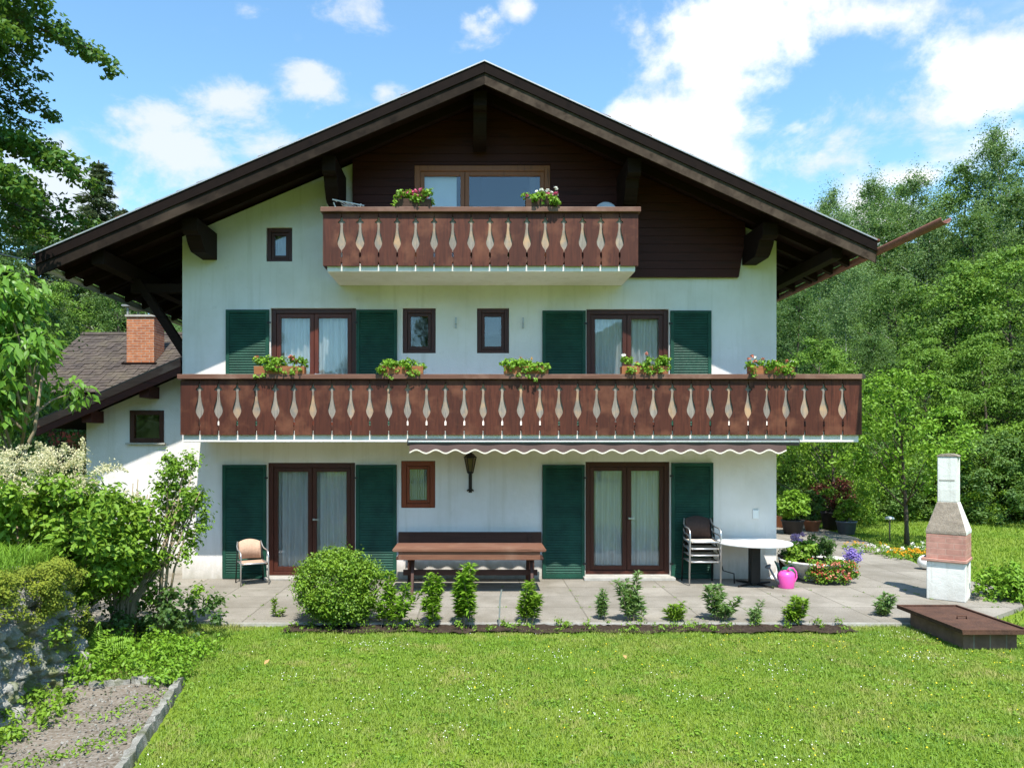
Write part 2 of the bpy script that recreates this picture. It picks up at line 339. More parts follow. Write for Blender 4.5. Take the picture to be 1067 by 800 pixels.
def npmesh(name, V, Fc):                                # V (n,3) float, Fc (m,k) int
    me = bpy.data.meshes.new(name); n, (m, k) = len(V), Fc.shape
    me.vertices.add(n); me.vertices.foreach_set('co', np.ascontiguousarray(V, dtype=np.float32).ravel())
    me.loops.add(m * k); me.loops.foreach_set('vertex_index', np.ascontiguousarray(Fc, dtype=np.int32).ravel())
    me.polygons.add(m); me.polygons.foreach_set('loop_start', np.arange(0, m * k, k, dtype=np.int32))
    me.update(calc_edges=True); me.validate(); return me
def nrm(a): return a / np.maximum(np.linalg.norm(a, axis=1, keepdims=True), 1e-9)
def leaf_arrays(P, Nn, L, Wd, rng, T=None, fold=.25, droop=0.0):
    n = len(P); Nn = nrm(Nn)
    if T is None: T = rng.normal(size=(n, 3))
    T = T - Nn * np.sum(T * Nn, 1, keepdims=True); T = nrm(T); B = np.cross(Nn, T)
    L = np.broadcast_to(np.asarray(L, float), (n,))[:, None] * rng.uniform(.7, 1.25, (n, 1)); Wd = np.broadcast_to(np.asarray(Wd, float), (n,))[:, None] * rng.uniform(.75, 1.2, (n, 1))
    base = P - T * L * .5; tip = P + T * L * .5 - np.array([0, 0, 1.]) * L * droop
    mid = P - T * L * .08; l = mid + B * Wd * .5 + Nn * Wd * fold; r = mid - B * Wd * .5 + Nn * Wd * fold
    V = np.stack([base, r, tip, l], 1).reshape(-1, 3); i = np.arange(n)[:, None] * 4
    Fc = np.concatenate([i + np.array([[0, 1, 2]]), i + np.array([[0, 2, 3]])], 1).reshape(-1, 3)
    return V, Fc
def cat_arrays(lst):
    Vs, Fs, o = [], [], 0
    for V, Fc in lst: Vs.append(V); Fs.append(Fc + o); o += len(V)
    return np.concatenate(Vs), np.concatenate(Fs)
def clump_pts(cen, rads, n, rng, flat=.7, up=.6, shell=.5, gauss=False):
    cen = np.asarray(cen, float); k = len(cen); rads = np.broadcast_to(np.asarray(rads, float), (k,))
    u = nrm(rng.normal(size=(k * n, 3))); rr = rng.uniform(0, 1, (k * n, 1)) ** shell
    off = u * (np.minimum(np.abs(rng.normal(0, .58, (k * n, 1))), rng.uniform(.8, 1.25, (k * n, 1))) if gauss else rr) * np.repeat(rads, n)[:, None]; off[:, 2] *= flat
    return np.repeat(cen, n, 0) + off, nrm(u * .7 + np.array([0, 0, up]) + rng.normal(size=(k * n, 3)) * .45)
def leaf_obj(name, mat, arrays, parent=None, loc=None):
    V, Fc = cat_arrays(arrays) if isinstance(arrays, list) else arrays
    return link(name, npmesh(name, V, Fc), mat, parent, False, 0, loc)

# ---------------------------------------------------------------- ground
def sheet(name, poly, z, mat, thick=None):
    m = MB()
    if thick: m.prism(poly, z - thick, z, 'Z')
    else: m.add([(p[0], p[1], z) for p in poly], [tuple(range(len(poly)))])
    return tag(m.build(name, mat), kind='structure')
def make_ground():
    n = 121; g = np.sign(np.linspace(-1, 1, n)) * np.abs(np.linspace(-1, 1, n)) ** 2.6 * 700
    X, Y = np.meshgrid(g, g); r = np.hypot(X - 0, Y - 5)
    rise = np.clip((Y - 26) / 120, 0, 1) ** 1.2 * 26 + np.clip((X - 24) / 120, 0, 1) ** 1.2 * 22 + np.clip((r - 120) / 500, 0, 1) * 70 * (1 + .5 * np.sin(np.arctan2(Y, X) * 5 + 1))
    Z = -.065 + rise
    V = np.stack([X, Y, Z], 2).reshape(-1, 3); i = np.arange(n * n).reshape(n, n)
    Fc = np.stack([i[:-1, :-1], i[:-1, 1:], i[1:, 1:], i[1:, :-1]], 2).reshape(-1, 4)
    s = NT('ground_cover'); v = s.coord(); nn = s.noise(v, .6, 6, .65); f = s.noise(v, 40, 4, .7)
    p = s.coord('Object'); sep = s.n('ShaderNodeSeparateXYZ'); s.set(sep.inputs[0], p)
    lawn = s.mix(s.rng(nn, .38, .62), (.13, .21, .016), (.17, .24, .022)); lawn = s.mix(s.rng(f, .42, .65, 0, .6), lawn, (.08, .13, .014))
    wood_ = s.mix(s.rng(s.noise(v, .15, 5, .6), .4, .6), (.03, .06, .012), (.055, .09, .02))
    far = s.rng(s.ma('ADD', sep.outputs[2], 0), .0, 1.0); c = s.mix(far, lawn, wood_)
    s.bsdf(c, .95, s.bump(f, .5, .02), .1)
    tag(link('ground', npmesh('ground', V, Fc), 'ground_cover', None, True), kind='structure')
make_ground()
TERR = [(-5.95, -3.3), (7.0, -3.3), (8.3, -2.3), (9.0, -1.0), (8.7, .4), (9.3, 3.0), (9.9, 6.0), (9.9, 12), (4.9, 12), (4.9, 4), (-5.95, 4)]
tag(MB().prism(TERR, -.10, 0, 'Z').build('terrace', 'paving'), kind='structure')
tag(MB().box(-4.5, 6.0, -3.345, -3.302, -.1, -.012).build('terrace_kerb', 'concrete'), kind='structure')
def make_soil():
    n, k = 160, 12; xs = np.linspace(-2.55, 5.1, n); ys = np.linspace(-3.74, -3.346, k); X, Y = np.meshgrid(xs, ys); rng = np.random.default_rng(4)
    Z = -.035 + rng.uniform(-.014, .014, X.shape) ; Y = Y + np.where(Y < -3.72, .05 * np.sin(X * 5) + .03 * np.sin(X * 13), 0)
    V = np.stack([X, Y, Z], 2).reshape(-1, 3); i = np.arange(n * k).reshape(k, n); Fc = np.stack([i[:-1, :-1], i[:-1, 1:], i[1:, 1:], i[1:, :-1]], 2).reshape(-1, 4)
    tag(link('soil_bed', npmesh('soil_bed', V, Fc), 'soil', None, True), kind='structure')
make_soil()
# gravel path with stone kerb, lower left
GP = [(-4.6, -9.5), (-2.45, -9.5), (-2.70, -7.95), (-3.09, -5.95), (-3.6, -5.8), (-4.4, -6.1)]
sheet('gravel_path', GP, -.035, 'gravel')
def rough_block(mb, p0, p1, w, h0, h1, rng, n=10):
    p0, p1 = Vector((*p0, 0)), Vector((*p1, 0)); t = (p1 - p0).normalized(); s_ = Vector((t.y, -t.x, 0)); rows = []
    for i in range(n + 1):
        c = p0.lerp(p1, i / n); j = lambda a: rng.uniform(-a, a)
        rows.append([c - s_ * (w / 2 + j(.015)) + Vector((0, 0, h0)), c - s_ * (w / 2 - .02 + j(.012)) + Vector((0, 0, h1 + j(.012))), c + s_ * (w / 2 - .02 + j(.012)) + Vector((0, 0, h1 + j(.012))), c + s_ * (w / 2 + j(.015)) + Vector((0, 0, h0))])
    vs = [v for r in rows for v in r]; fs = [(i * 4 + k, i * 4 + k + 1, i * 4 + k + 5, i * 4 + k + 4) for i in range(n) for k in range(3)] + [(3, 2, 1, 0), (n * 4, n * 4 + 1, n * 4 + 2, n * 4 + 3)]
    mb.add(vs, fs)
rr = random.Random(3); kb = MB()
q0, q1 = Vector((-3.06, -5.9)), Vector((-2.42, -9.6)); t0 = 0.0
while t0 < .98:
    t1 = min(1, t0 + rr.uniform(.16, .28)); rough_block(kb, q0.lerp(q1, t0), q0.lerp(q1, t1 - .006), .105, -.1, .025 + rr.uniform(-.01, .015), rr); t0 = t1
rough_block(kb, (-3.16, -5.95), (-3.55, -5.86), .13, -.1, .03, rr); rough_block(kb, (-3.58, -5.9), (-3.95, -6.02), .11, -.1, .01, rr)
tag(kb.build('path_kerb', 'kerb_stone'), kind='structure')
# raised bank on the left
def bank_h(X, Y):
    t = np.clip((Y + 5.7) / 1.1, 0, 1); t = t * t * (3 - 2 * t)
    xe = -4.42 + t * (-1.5); w = .12 + t * .9; k = np.clip((xe - X) / w, 0, 1); k = k * k * (3 - 2 * k)
    return k * (1.12 + .10 * np.clip((-X - 4.4) / 4, 0, 1) + .05 * np.sin(X * 2.1 + Y * 1.3)) - (1 - k) * .3
def make_bank():
    xs = np.concatenate([np.linspace(-30, -8, 23)[:-1], np.linspace(-8, -4.3, 75)]); ys = np.concatenate([np.linspace(-16, -9, 12)[:-1], np.linspace(-9, 3, 110), np.linspace(3, 16, 20)[1:]])
    X, Y = np.meshgrid(xs, ys); Z = bank_h(X, Y); V = np.stack([X, Y, Z], 2).reshape(-1, 3); i = np.arange(V.shape[0]).reshape(len(ys), len(xs))
    Fc = np.stack([i[:-1, :-1], i[:-1, 1:], i[1:, 1:], i[1:, :-1]], 2).reshape(-1, 4)
    tag(link('garden_bank', npmesh('garden_bank', V, Fc), 'bank_soil', None, True), kind='structure')
make_bank()

# ---------------------------------------------------------------- the house
AX, AZ, EL, ER, OV = .17, 8.72, -7.15, 6.57, 1.35        # ridge X and height, eave X left and right, verge overhang
SL, SR = .428, .456                                      # roof slopes
WL, WR, DEEP = wx(190), wx(809), 9.6
def zt(x): return AZ - (SL * (AX - x) if x < AX else SR * (x - AX))
house = thing('house', 'white three storey alpine house with dark wooden gable, two carved balconies and green shutters', 'house')
OPEN = []                                                # openings x0, x1, z0, z1
def O(x0, x1, y0, y1=None, z0=None):
    o = (wx(x0), wx(x1), z0 if z0 is not None else wz(y1), wz(y0)); OPEN.append(o); return o
F1, F2 = 2.66, 5.42
d_gl = O(279, 370, 482, None, .05); d_gr = O(610, 698, 481, None, .07)
w_g = O(418, 453.5, 480, 529)
d_1l = O(282, 371, 321, None, F1 + .02); d_1r = O(611, 697, 322, None, F1 + .02)
w_1a = O(419.5, 454, 321, 368); w_1b = O(497, 530.5, 321, 368)
w_2 = O(277.5, 304.5, 237, 272.5)
d_2 = O(432, 573, 174, None, F2 + .02)
def clip(poly, fn):
    out = []
    for i, p in enumerate(poly):
        q = poly[(i + 1) % len(poly)]; a, b = fn(p), fn(q)
        if a >= 0: out.append(p)
        if (a > 0 > b) or (a < 0 < b):
            t = a / (a - b); out.append((p[0] + (q[0] - p[0]) * t, p[1] + (q[1] - p[1]) * t))
    return out
def facade():
    m = MB(); T = .32
    xs = sorted({WL, WR, AX} | {o[0] for o in OPEN} | {o[1] for o in OPEN}); zs = sorted({-.05, 9.0} | {o[2] for o in OPEN} | {o[3] for o in OPEN})
    for a, b in zip(xs, xs[1:]):
        for c, d in zip(zs, zs[1:]):
            if any(o[0] - 1e-6 <= a and b <= o[1] + 1e-6 and o[2] - 1e-6 <= c and d <= o[3] + 1e-6 for o in OPEN): continue
            p = clip([(a, c), (b, c), (b, d), (a, d)], lambda q: zt(q[0]) - .2 - q[1])
            if len(p) < 3: continue
            n = len(p); m.add([(q[0], 0, q[1]) for q in p], [tuple(range(n))]); m.add([(q[0], T, q[1]) for q in p], [tuple(range(n - 1, -1, -1))])
    for a, b, c, d in OPEN:
        m.add([(a, 0, c), (b, 0, c), (b, T, c), (a, T, c), (a, 0, d), (b, 0, d), (b, T, d), (a, T, d)], [(0, 1, 2, 3), (4, 7, 6, 5), (0, 3, 7, 4), (1, 5, 6, 2)])
    zl, zr = zt(WL) - .2, zt(WR) - .2
    for x, s_, ze in ((WL, 1, zl), (WR, -1, zr)):
        m.add([(x, 0, -.05), (x, DEEP, -.05), (x, DEEP, ze), (x, 0, ze)], [(0, 1, 2, 3)]); m.add([(x + s_ * T, T, -.05), (x + s_ * T, DEEP, -.05), (x + s_ * T, DEEP, ze), (x + s_ * T, T, ze)], [(0, 1, 2, 3)])
    m.add([(WL, DEEP, -.05), (WR, DEEP, -.05), (WR, DEEP, zr), (AX, DEEP, AZ - .2), (WL, DEEP, zl)], [(0, 1, 2, 3, 4)])
    return m.build('wall', 'white_plaster', house)
facade()
fl = MB()
for z0, z1 in ((-.04, .04), (F1 - .25, F1), (F2 - .25, F2)): fl.box(WL + .33, WR - .33, .33, DEEP - .02, z0, z1)
for x in (-2.1, 1.6): fl.box(x - .06, x + .06, .34, DEEP - .05, .045, F1 - .26); fl.box(x - .06, x + .06, .34, DEEP - .05, F1 + .01, F2 - .26)
fl.box(WL + .34, WR - .34, 3.2, 3.3, .05, F1 - .26).box(WL + .34, WR - .34, 3.2, 3.3, F1 + .01, F2 - .26).box(WL + .6, WR - .6, 3.2, 3.3, F2 + .01, 6.4)
fl.build('floor', 'room_wall', house)

def sloped(mb, xa, xb, a, b, y0, y1):                    # slab following the roof slope between vertical offsets a and b
    return mb.prism([(xa, zt(xa) + a), (xb, zt(xb) + a), (xb, zt(xb) + b), (xa, zt(xa) + b)], y0, y1, 'Y')
YB = DEEP + .9
def make_roof():
    deck = MB()
    sloped(deck, EL, AX, -.15, -.07, -OV + .02, YB); sloped(deck, AX, ER, -.15, -.07, -OV + .02, YB)
    deck = deck.build('roof', 'rafter_timber', house)
    t = MB(); rr = random.Random(8)                      # clay tiles in rows
    for xa, xb, sl in ((AX, EL, SL), (AX, ER, SR)):
        n = int(abs(xb - xa) / .33); st = (xb - xa) / n
        for i in range(n):
            x0, x1 = xa + st * i, xa + st * (i + 1) + .04 * (1 if st > 0 else -1)
            if i == n - 1: x1 = xb + .05 * (1 if st > 0 else -1)
            for y in np.arange(-OV - .03, YB, .3):
                if y > 2.2 and y < YB - .5:
                    if int((y + 9) / .3) % 8: continue
                    yy1 = y + 2.42
                else: yy1 = y + .295
                j = rr.uniform(-.008, .008)
                t.prism([(x0, zt(x0) - .065 + j), (x1, zt(x1) - .04 + j), (x1, zt(x1) - .01 + j), (x0, zt(x0) - .035 + j)], y, min(yy1, YB), 'Y')
    t.tube([(AX, -OV + .1, AZ - .03), (AX, YB, AZ - .03)], .06, 10)
    t.build('roof_tiles', 'roof_tile', deck)
    for nm, mat, a, b, y0, y1 in (('verge_board', 'fascia_dark', -.225, -.062, -OV - .045, -OV + .0), ('verge_board', 'fascia_weathered', -.41, -.19, -OV - .018, -OV + .018 - .04 + .03)):
        for xa, xb in ((EL + .0, AX - .001), (AX + .001, ER)):
            sloped(MB(), xa, xb, a, b, y0, y1).build(nm, 'fascia_left' if mat == 'fascia_weathered' and xa < 0 else mat, house)
    for xa, xb in ((EL + .01, AX - .001), (AX + .001, ER - .01)): sloped(MB(), xa, xb, -.054, -.032, -OV - .062, -OV - .032).build('verge_flashing', 'zinc', house)
    for xe, mat, s_ in ((EL, 'zinc', -1), (ER, 'copper_brown', 1)):
        gz = zt(xe) - .24; gx = xe + s_ * .07; y0 = -OV - .02 if s_ < 0 else -OV - 1.75; m = MB(); n = 10
        prof = [(gx + .075 * math.cos(math.pi + math.pi * k / n), gz + .08 * math.sin(math.pi + math.pi * k / n) + .06) for k in range(n + 1)]
        m.prism(prof + [(p[0] * .96 + gx * .04, p[1] + .012) for p in prof[::-1]], y0, YB, 'Y'); g = m.build('gutter', mat, house, True)
        if s_ > 0: tag(g, 'red brown gutter whose spout sticks far out past the verge')
    for i, y in enumerate(np.arange(-OV + .16, 1.0, .62)):   # rafters under the overhang
        for xa, xb in ((EL + .05, AX - .01), (AX + .01, ER - .05)):
            sloped(MB(), xa, xb, -.30, -.152, y, y + .11).build('rafter', 'rafter_timber', house)
    for side in (0, 1):                                  # rafters along the house at the eaves
        for y in np.arange(.9, YB - .2, .8): sloped(MB(), *((EL + .05, WL) if side == 0 else (WR, ER - .05)), -.29, -.152, y, y + .11).build('eave_rafter', 'rafter_timber', house)
make_roof()
def purlin(x, w, h=.3, y1=.0, y0=-1.08, corbel=.36):
    zt_ = zt(x) - .305 - abs(w * .5 * SL)
    p = [(y1, zt_), (y0, zt_), (y0, zt_ - h + .05), (y0 + .05, zt_ - h), (y0 + .16, zt_ - h)]
    p += [(y0 + .22, zt_ - h - corbel * .4), (y0 + .34, zt_ - h - corbel * .85), (y0 + .42, zt_ - h - corbel), (y1, zt_ - h - corbel)]
    return MB().prism([(a, b) for a, b in p], x - w / 2, x + w / 2, 'X').build('purlin', 'dark_timber', house, False, .008)
for x in (-2.43, .1, 2.68): purlin(x, .23)
purlin(-4.78, .26, .26, 0, -1.0, .22); purlin(4.98, .26, .26, 0, -1.0, .24)
zl = zt(-6.25) - .31
MB().box(-6.36, -6.14, -1.15, DEEP, zl - .24, zl).build('eave_purlin', 'dark_timber', house, False, .008)
zr = zt(6.05) - .31
MB().box(5.96, 6.14, -1.1, DEEP, zr - .2, zr).build('eave_purlin', 'dark_timber', house, False, .008)
b_ = MB(); b_.prism([(-6.22, zl - .23), (-6.06, zl - .23), (WL - .0, 4.25), (WL, 3.98)], .02, .18, 'Y').build('brace', 'dark_timber', house)
MB().box(WL - .95, WL, .03, .17, zl - .48, zl - .32).build('brace', 'dark_timber', house)
# wooden gable cladding
def cladding():
    x0, x1 = wx(368), wx(775); xb = wx(768); zb = wz(290); z = zb; hole = d_2; rr = random.Random(5)
    while z < 8.56:
        z1 = z + .148; segs = [(x0, x1)]
        if z < hole[3] and z1 > F2: segs = [(x0, hole[0]), (hole[1], x1)]
        if z < hole[3] < z1: MB().box(hole[0] + .002, hole[1] - .002, -.088, -.004, hole[3] + .004, z1).build('cladding_board', 'gable_board', house)
        for a, b in segs:
            p = clip(clip([(a, z + .006), (b, z + .006), (b, z1), (a, z1)], lambda q: AZ - SL * (AX - q[0]) - .16 - q[1]), lambda q: AZ - SR * (q[0] - AX) - .16 - q[1])
            p = clip(p, lambda q: xb + (x1 - xb) * (q[1] - zb) / (wz(248) - zb) - q[0]) if p else p
            if len(p) >= 3: MB().prism(p, -.085 - rr.uniform(0, .008), -.004, 'Y').build('cladding_board', 'gable_board', house)
        z = z1
    MB().box(2.0, 2.24, -.1, -.087, wz(265) + .06, wz(245) + .12).build('gable_hatch', 'rafter_timber', house)
cladding()
# windows and doors
def window(name, o, mats, sashes, curtain, yf=.10, fw=.085, sill=None, split=None, part='net_curtain', gap=.02, door=False, fwd=None):
    a, b, c, d = o; fm, fm2 = mats
    g = .003; a, b, c, d = a + g, b - g, c + g, d - g
    m = MB(); y0, y1 = (yf - .05, yf + .03)
    m.box(a, a + fw, y0, y1, c, d).box(b - fw, b, y0, y1, c, d).box(a + fw, b - fw, y0, y1, d - fw, d).box(a + fw, b - fw, y0, y1, c, c + fw * .8)
    fr = m.build(name, fm, house, False, .006)
    ed = [a + fw] + ([a + fw + (b - a - 2 * fw) * s_ for s_ in split] if split else [a + fw + (b - a - 2 * fw) * k / sashes for k in range(1, sashes)]) + [b - fw]
    for k in range(len(ed) - 1):
        e0, e1 = ed[k] + .004, ed[k + 1] - .004; s_ = .075 if sashes > 1 else .055; z0, z1 = c + fw * .8 + .004, d - fw - .004
        q = MB(); ys, ye = yf - .03, yf + .035
        q.box(e0, e0 + s_, ys, ye, z0, z1).box(e1 - s_, e1, ys, ye, z0, z1).box(e0 + s_, e1 - s_, ys, ye, z1 - s_, z1).box(e0 + s_, e1 - s_, ys, ye, z0, z0 + s_ * 1.1)
        q.build('sash', fm2, fr, False, .005)
        MB().box(e0 + s_ - .005, e1 - s_ + .005, yf, yf + .006, z0 + s_ * 1.1 - .005, z1 - s_ + .005).build('pane', 'window_glass', fr)
    if door: MB().box((a + b) / 2 + .02, (a + b) / 2 + .05, yf - .085, yf - .032, c + 1.0, c + 1.03).box((a + b) / 2 + .022, (a + b) / 2 + .14, yf - .1, yf - .085, c + 1.005, c + 1.025).build('handle', 'aluminium', fr)
    if curtain == 'full':
        n = 150; xs = np.linspace(a + .03, b - .03, n); rng = np.random.default_rng(int(abs(a) * 1000)); ph = np.cumsum(rng.uniform(.35, .75, n)); yy = yf + .085 + .034 * np.sin(ph) + .01 * np.sin(ph * .31)
        zz = np.linspace(c + .06, d - .05, 6); X, Z = np.meshgrid(xs, zz); Y = np.stack([yf + .085 + (yy - yf - .085) * (.6 + .6 * k / 5) for k in range(5, -1, -1)])
        V = np.stack([X, Y, Z], 2).reshape(-1, 3); i = np.arange(n * 6).reshape(6, n); Fc = np.stack([i[:-1, :-1], i[:-1, 1:], i[1:, 1:], i[1:, :-1]], 2).reshape(-1, 4)
        link('curtain', npmesh('curtain', V, Fc), part, fr, True)
    elif curtain == 'top':
        MB().box(a + .06, b - .06, yf + .06, yf + .065, c + (d - c) * .42, d - .06).build('blind', 'dark_cloth', fr)
    if sill: MB().box(a - .03, b + .03, -.05, yf - .052, c - .035, c - .004).build('sill', sill, fr)
    return fr
window('patio_door', d_gl, ('frame_brown', 'frame_brown'), 2, 'full', door=True)
window('patio_door', d_gr, ('frame_brown', 'frame_brown'), 2, 'full', door=True)
tag(window('window', w_g, ('frame_red', 'frame_red'), 1, 'full', fw=.09, yf=.055), 'small red framed window beside the lantern')
window('balcony_door', d_1l, ('frame_brown', 'frame_mahogany'), 2, 'full', door=True)
window('balcony_door', d_1r, ('frame_brown', 'frame_brown'), 2, 'full', door=True)
window('window', w_1a, ('frame_brown', 'frame_brown'), 1, 'top', fw=.08)
window('window', w_1b, ('frame_brown', 'frame_brown'), 1, 'top', fw=.08)
window('window', w_2, ('frame_brown', 'frame_brown'), 1, 'full', fw=.07)
f2 = window('balcony_door', d_2, ('frame_orange', 'frame_orange'), 2, None, split=(.36,), fw=.10, yf=-.03)
MB().box(d_2[0] + .16, d_2[0] + .76, .04, .045, d_2[2] + .1, d_2[3] - .12).build('blind', 'blind_white', f2)
MB().box(d_2[1] - .36, d_2[1] - .14, .07, .09, d_2[2] + .1, d_2[3] - .12).build('curtain', 'dark_cloth', f2)
MB().box(d_gr[0] - .05, d_gr[1] + .05, -.22, -.002, .0, .055).build('door_step', 'concrete', house, False, .006)
MB().box(d_gl[0] - .05, d_gl[1] + .05, -.16, -.002, .0, .035).build('door_step', 'concrete', house, False, .006)
def shutter(x0, x1, z0, z1, hinge=0):
    fw = .062; y0, y1 = -.055, -.014; m = MB(); a, b = wx(x0), wx(x1)
    m.box(a, a + fw, y0, y1, z0, z1).box(b - fw, b, y0, y1, z0, z1).box(a + fw, b - fw, y0, y1, z1 - fw, z1).box(a + fw, b - fw, y0, y1, z0, z0 + fw * 1.3)
    o = m.build('shutter', 'shutter_green', house, False, .004)
    s_ = MB(); z = z0 + fw * 1.3 + .015
    while z < z1 - fw - .008:
        if True:
            s_.add([(a + fw, y0 + .008, z), (b - fw, y0 + .008, z), (b - fw, y1 - .006, z + .062), (a + fw, y1 - .006, z + .062), (a + fw, y0 + .014, z - .006), (b - fw, y0 + .014, z - .006), (b - fw, y1, z + .054), (a + fw, y1, z + .054)], [(0, 1, 2, 3), (7, 6, 5, 4), (0, 4, 5, 1), (2, 6, 7, 3)])
        z += .046
    s_.build('louvres', 'shutter_green', o)
    for zz in (z0 + .25, z1 - .25): MB().box((a if hinge == 0 else b) - .035, (a if hinge == 0 else b) + .035, y0 - .008, y0 - .002, zz, zz + .03).build('hinge', 'black_iron', o)
for x0, x1, y0 in ((232.5, 278, 484), (371, 413.5, 484), (565, 609, 484), (699, 742.5, 482)): shutter(x0, x1, .0 + .015, wz(y0), int(x0 < 300 or x0 > 500 and x0 < 600))
for x0, x1, y0 in ((236, 281, 323), (371.5, 414, 323), (565, 610, 324), (698, 740.5, 324)): shutter(x0, x1, F1 + .015, wz(y0), int(x0 < 300 or x0 > 500 and x0 < 600))

# balconies
BD = 1.19
HALF = .5
def board_outline(w, z0, z1):                            # one board: both long edges carry half of the bottle shaped cut
    h = z1 - z0
    prof = [(.0, .013), (.085, .012), (.09, .004), (.15, .005), (.155, .016), (.245, .016), (.25, .006), (.285, .006), (.30, .010), (.33, .030), (.37, .052), (.415, .066), (.46, .070), (.51, .064), (.56, .050), (.62, .035), (.69, .024), (.77, .020), (.805, .024), (.81, .058), (.835, .056), (.865, .024), (.93, .010), (.955, .004), (1.0, .004)]
    r = [(w / 2 - c, z0 + h * t) for t, c in prof]; l = [(-x, z) for x, z in r[::-1]]
    return r + l
def railing(parent, xa, xb, zb, ztop, n, yf, sides):
    m = MB(); bk = MB(); w = (xb - xa) / n; rr = random.Random(int(zb * 10))
    out = board_outline(w, zb, ztop - .09); h = ztop - .09 - zb
    for i in range(n):
        c = xa + w * (i + .5); yo = rr.uniform(-.003, .004); kv = rr.uniform(.88, 1.1); dz = rr.uniform(-.006, .004); p = [(math.copysign(w / 2 - (w / 2 - abs(q[0])) * kv, q[0]), q[1] + (dz if q[1] < zb + .2 * h else 0)) for q in out]
        if i == 0: p = [(q[0], q[1]) for q in out[:len(out) // 2]] + [(-w / 2, ztop - .09), (-w / 2, zb)]
        if i == n - 1: p = [(w / 2, zb), (w / 2, ztop - .09)] + out[len(out) // 2:]
        m.prism([(c + q[0], q[1]) for q in p], yf + yo, yf + .026 + yo, 'Y')
        if i: x = xa + w * i; bk.box(x - .085, x + .085, yf + .032, yf + .05, zb + h * .27, zb + h * .93)
    bd = m.build('railing_boards', 'balcony_wood', parent)
    bk.build('backing_boards', 'backing_wood', parent)
    r = MB()
    r.box(xa - .035, xb + .035, yf - .06, yf + .13, ztop - .082, ztop); r.box(xa + .06, xb - .06, yf + .055, yf + .12, ztop - .2, ztop - .084); r.box(xa + .06, xb - .06, yf + .055, yf + .11, zb + .06, zb + .16)
    for xs, y1 in sides:
        s_ = -1 if xs < (xa + xb) / 2 else 1; x0, x1 = sorted((xs - s_ * .001, xs - s_ * .13)); r.box(x0, x1, yf + .131, y1, ztop - .082, ztop); r.box(x0, x1, yf + .131, y1, zb + .06, zb + .14)
    r.build('handrail', 'rail_wood', parent, False, .008)
    for xs, y1 in sides:
        sd = MB(); s_ = -1 if xs < (xa + xb) / 2 else 1; y = yf + .03; x0, x1 = sorted((xs, xs - s_ * .026)); k = max(1, round((y1 - y) / w)); ww = (y1 - y) / k
        for i in range(k):
            c = y + ww * (i + .5); sd.prism([(c + q[0] * ww / w, q[1]) for q in out], x0, x1, 'X')
        sd.build('side_boards', 'balcony_wood', parent)
XL0, XL1 = wx(188, -BD), wx(898, -BD); XU0, XU1 = wx(336.5, -BD), wx(665, -BD)
m = MB(); m.box(XL0 + .03, XL1 - .03, -BD + .045, -.002, F1 - .19, F1); m.box(WR + .002, XL1 - .03, -.001, 5.5, F1 - .19, F1)
bal = m.build('balcony', 'white_plaster', house, False, .01)
railing(bal, XL0, XL1, wz(453, -BD), wz(390, -BD), 36, -BD, ((XL0, -.0), (XL1, 5.4)))
m = MB(); m.box(XU0 + .06, XU1 - .04, -BD + .045, -.002, F2 - .12, F2 - .005)
bau = m.build('balcony', 'white_plaster', house, False, .01)
railing(bau, XU0, XU1, wz(277, -BD), wz(216.5, -BD), 17, -BD, ((XU0, -.1), (XU1, -.1)))
for px in (475, 545): hk = MB(); hk.box(wx(px) - .012, wx(px) + .012, -.04, -.001, wz(342), wz(331)).box(wx(px) - .012, wx(px) + .012, -.09, -.041, wz(338), wz(336)); hk.build('wall_hook', 'zinc', house)
MB().box(wx(784), wx(790), -.03, -.001, wz(540), wz(531)).build('socket', 'white_paint', house, False, .004)
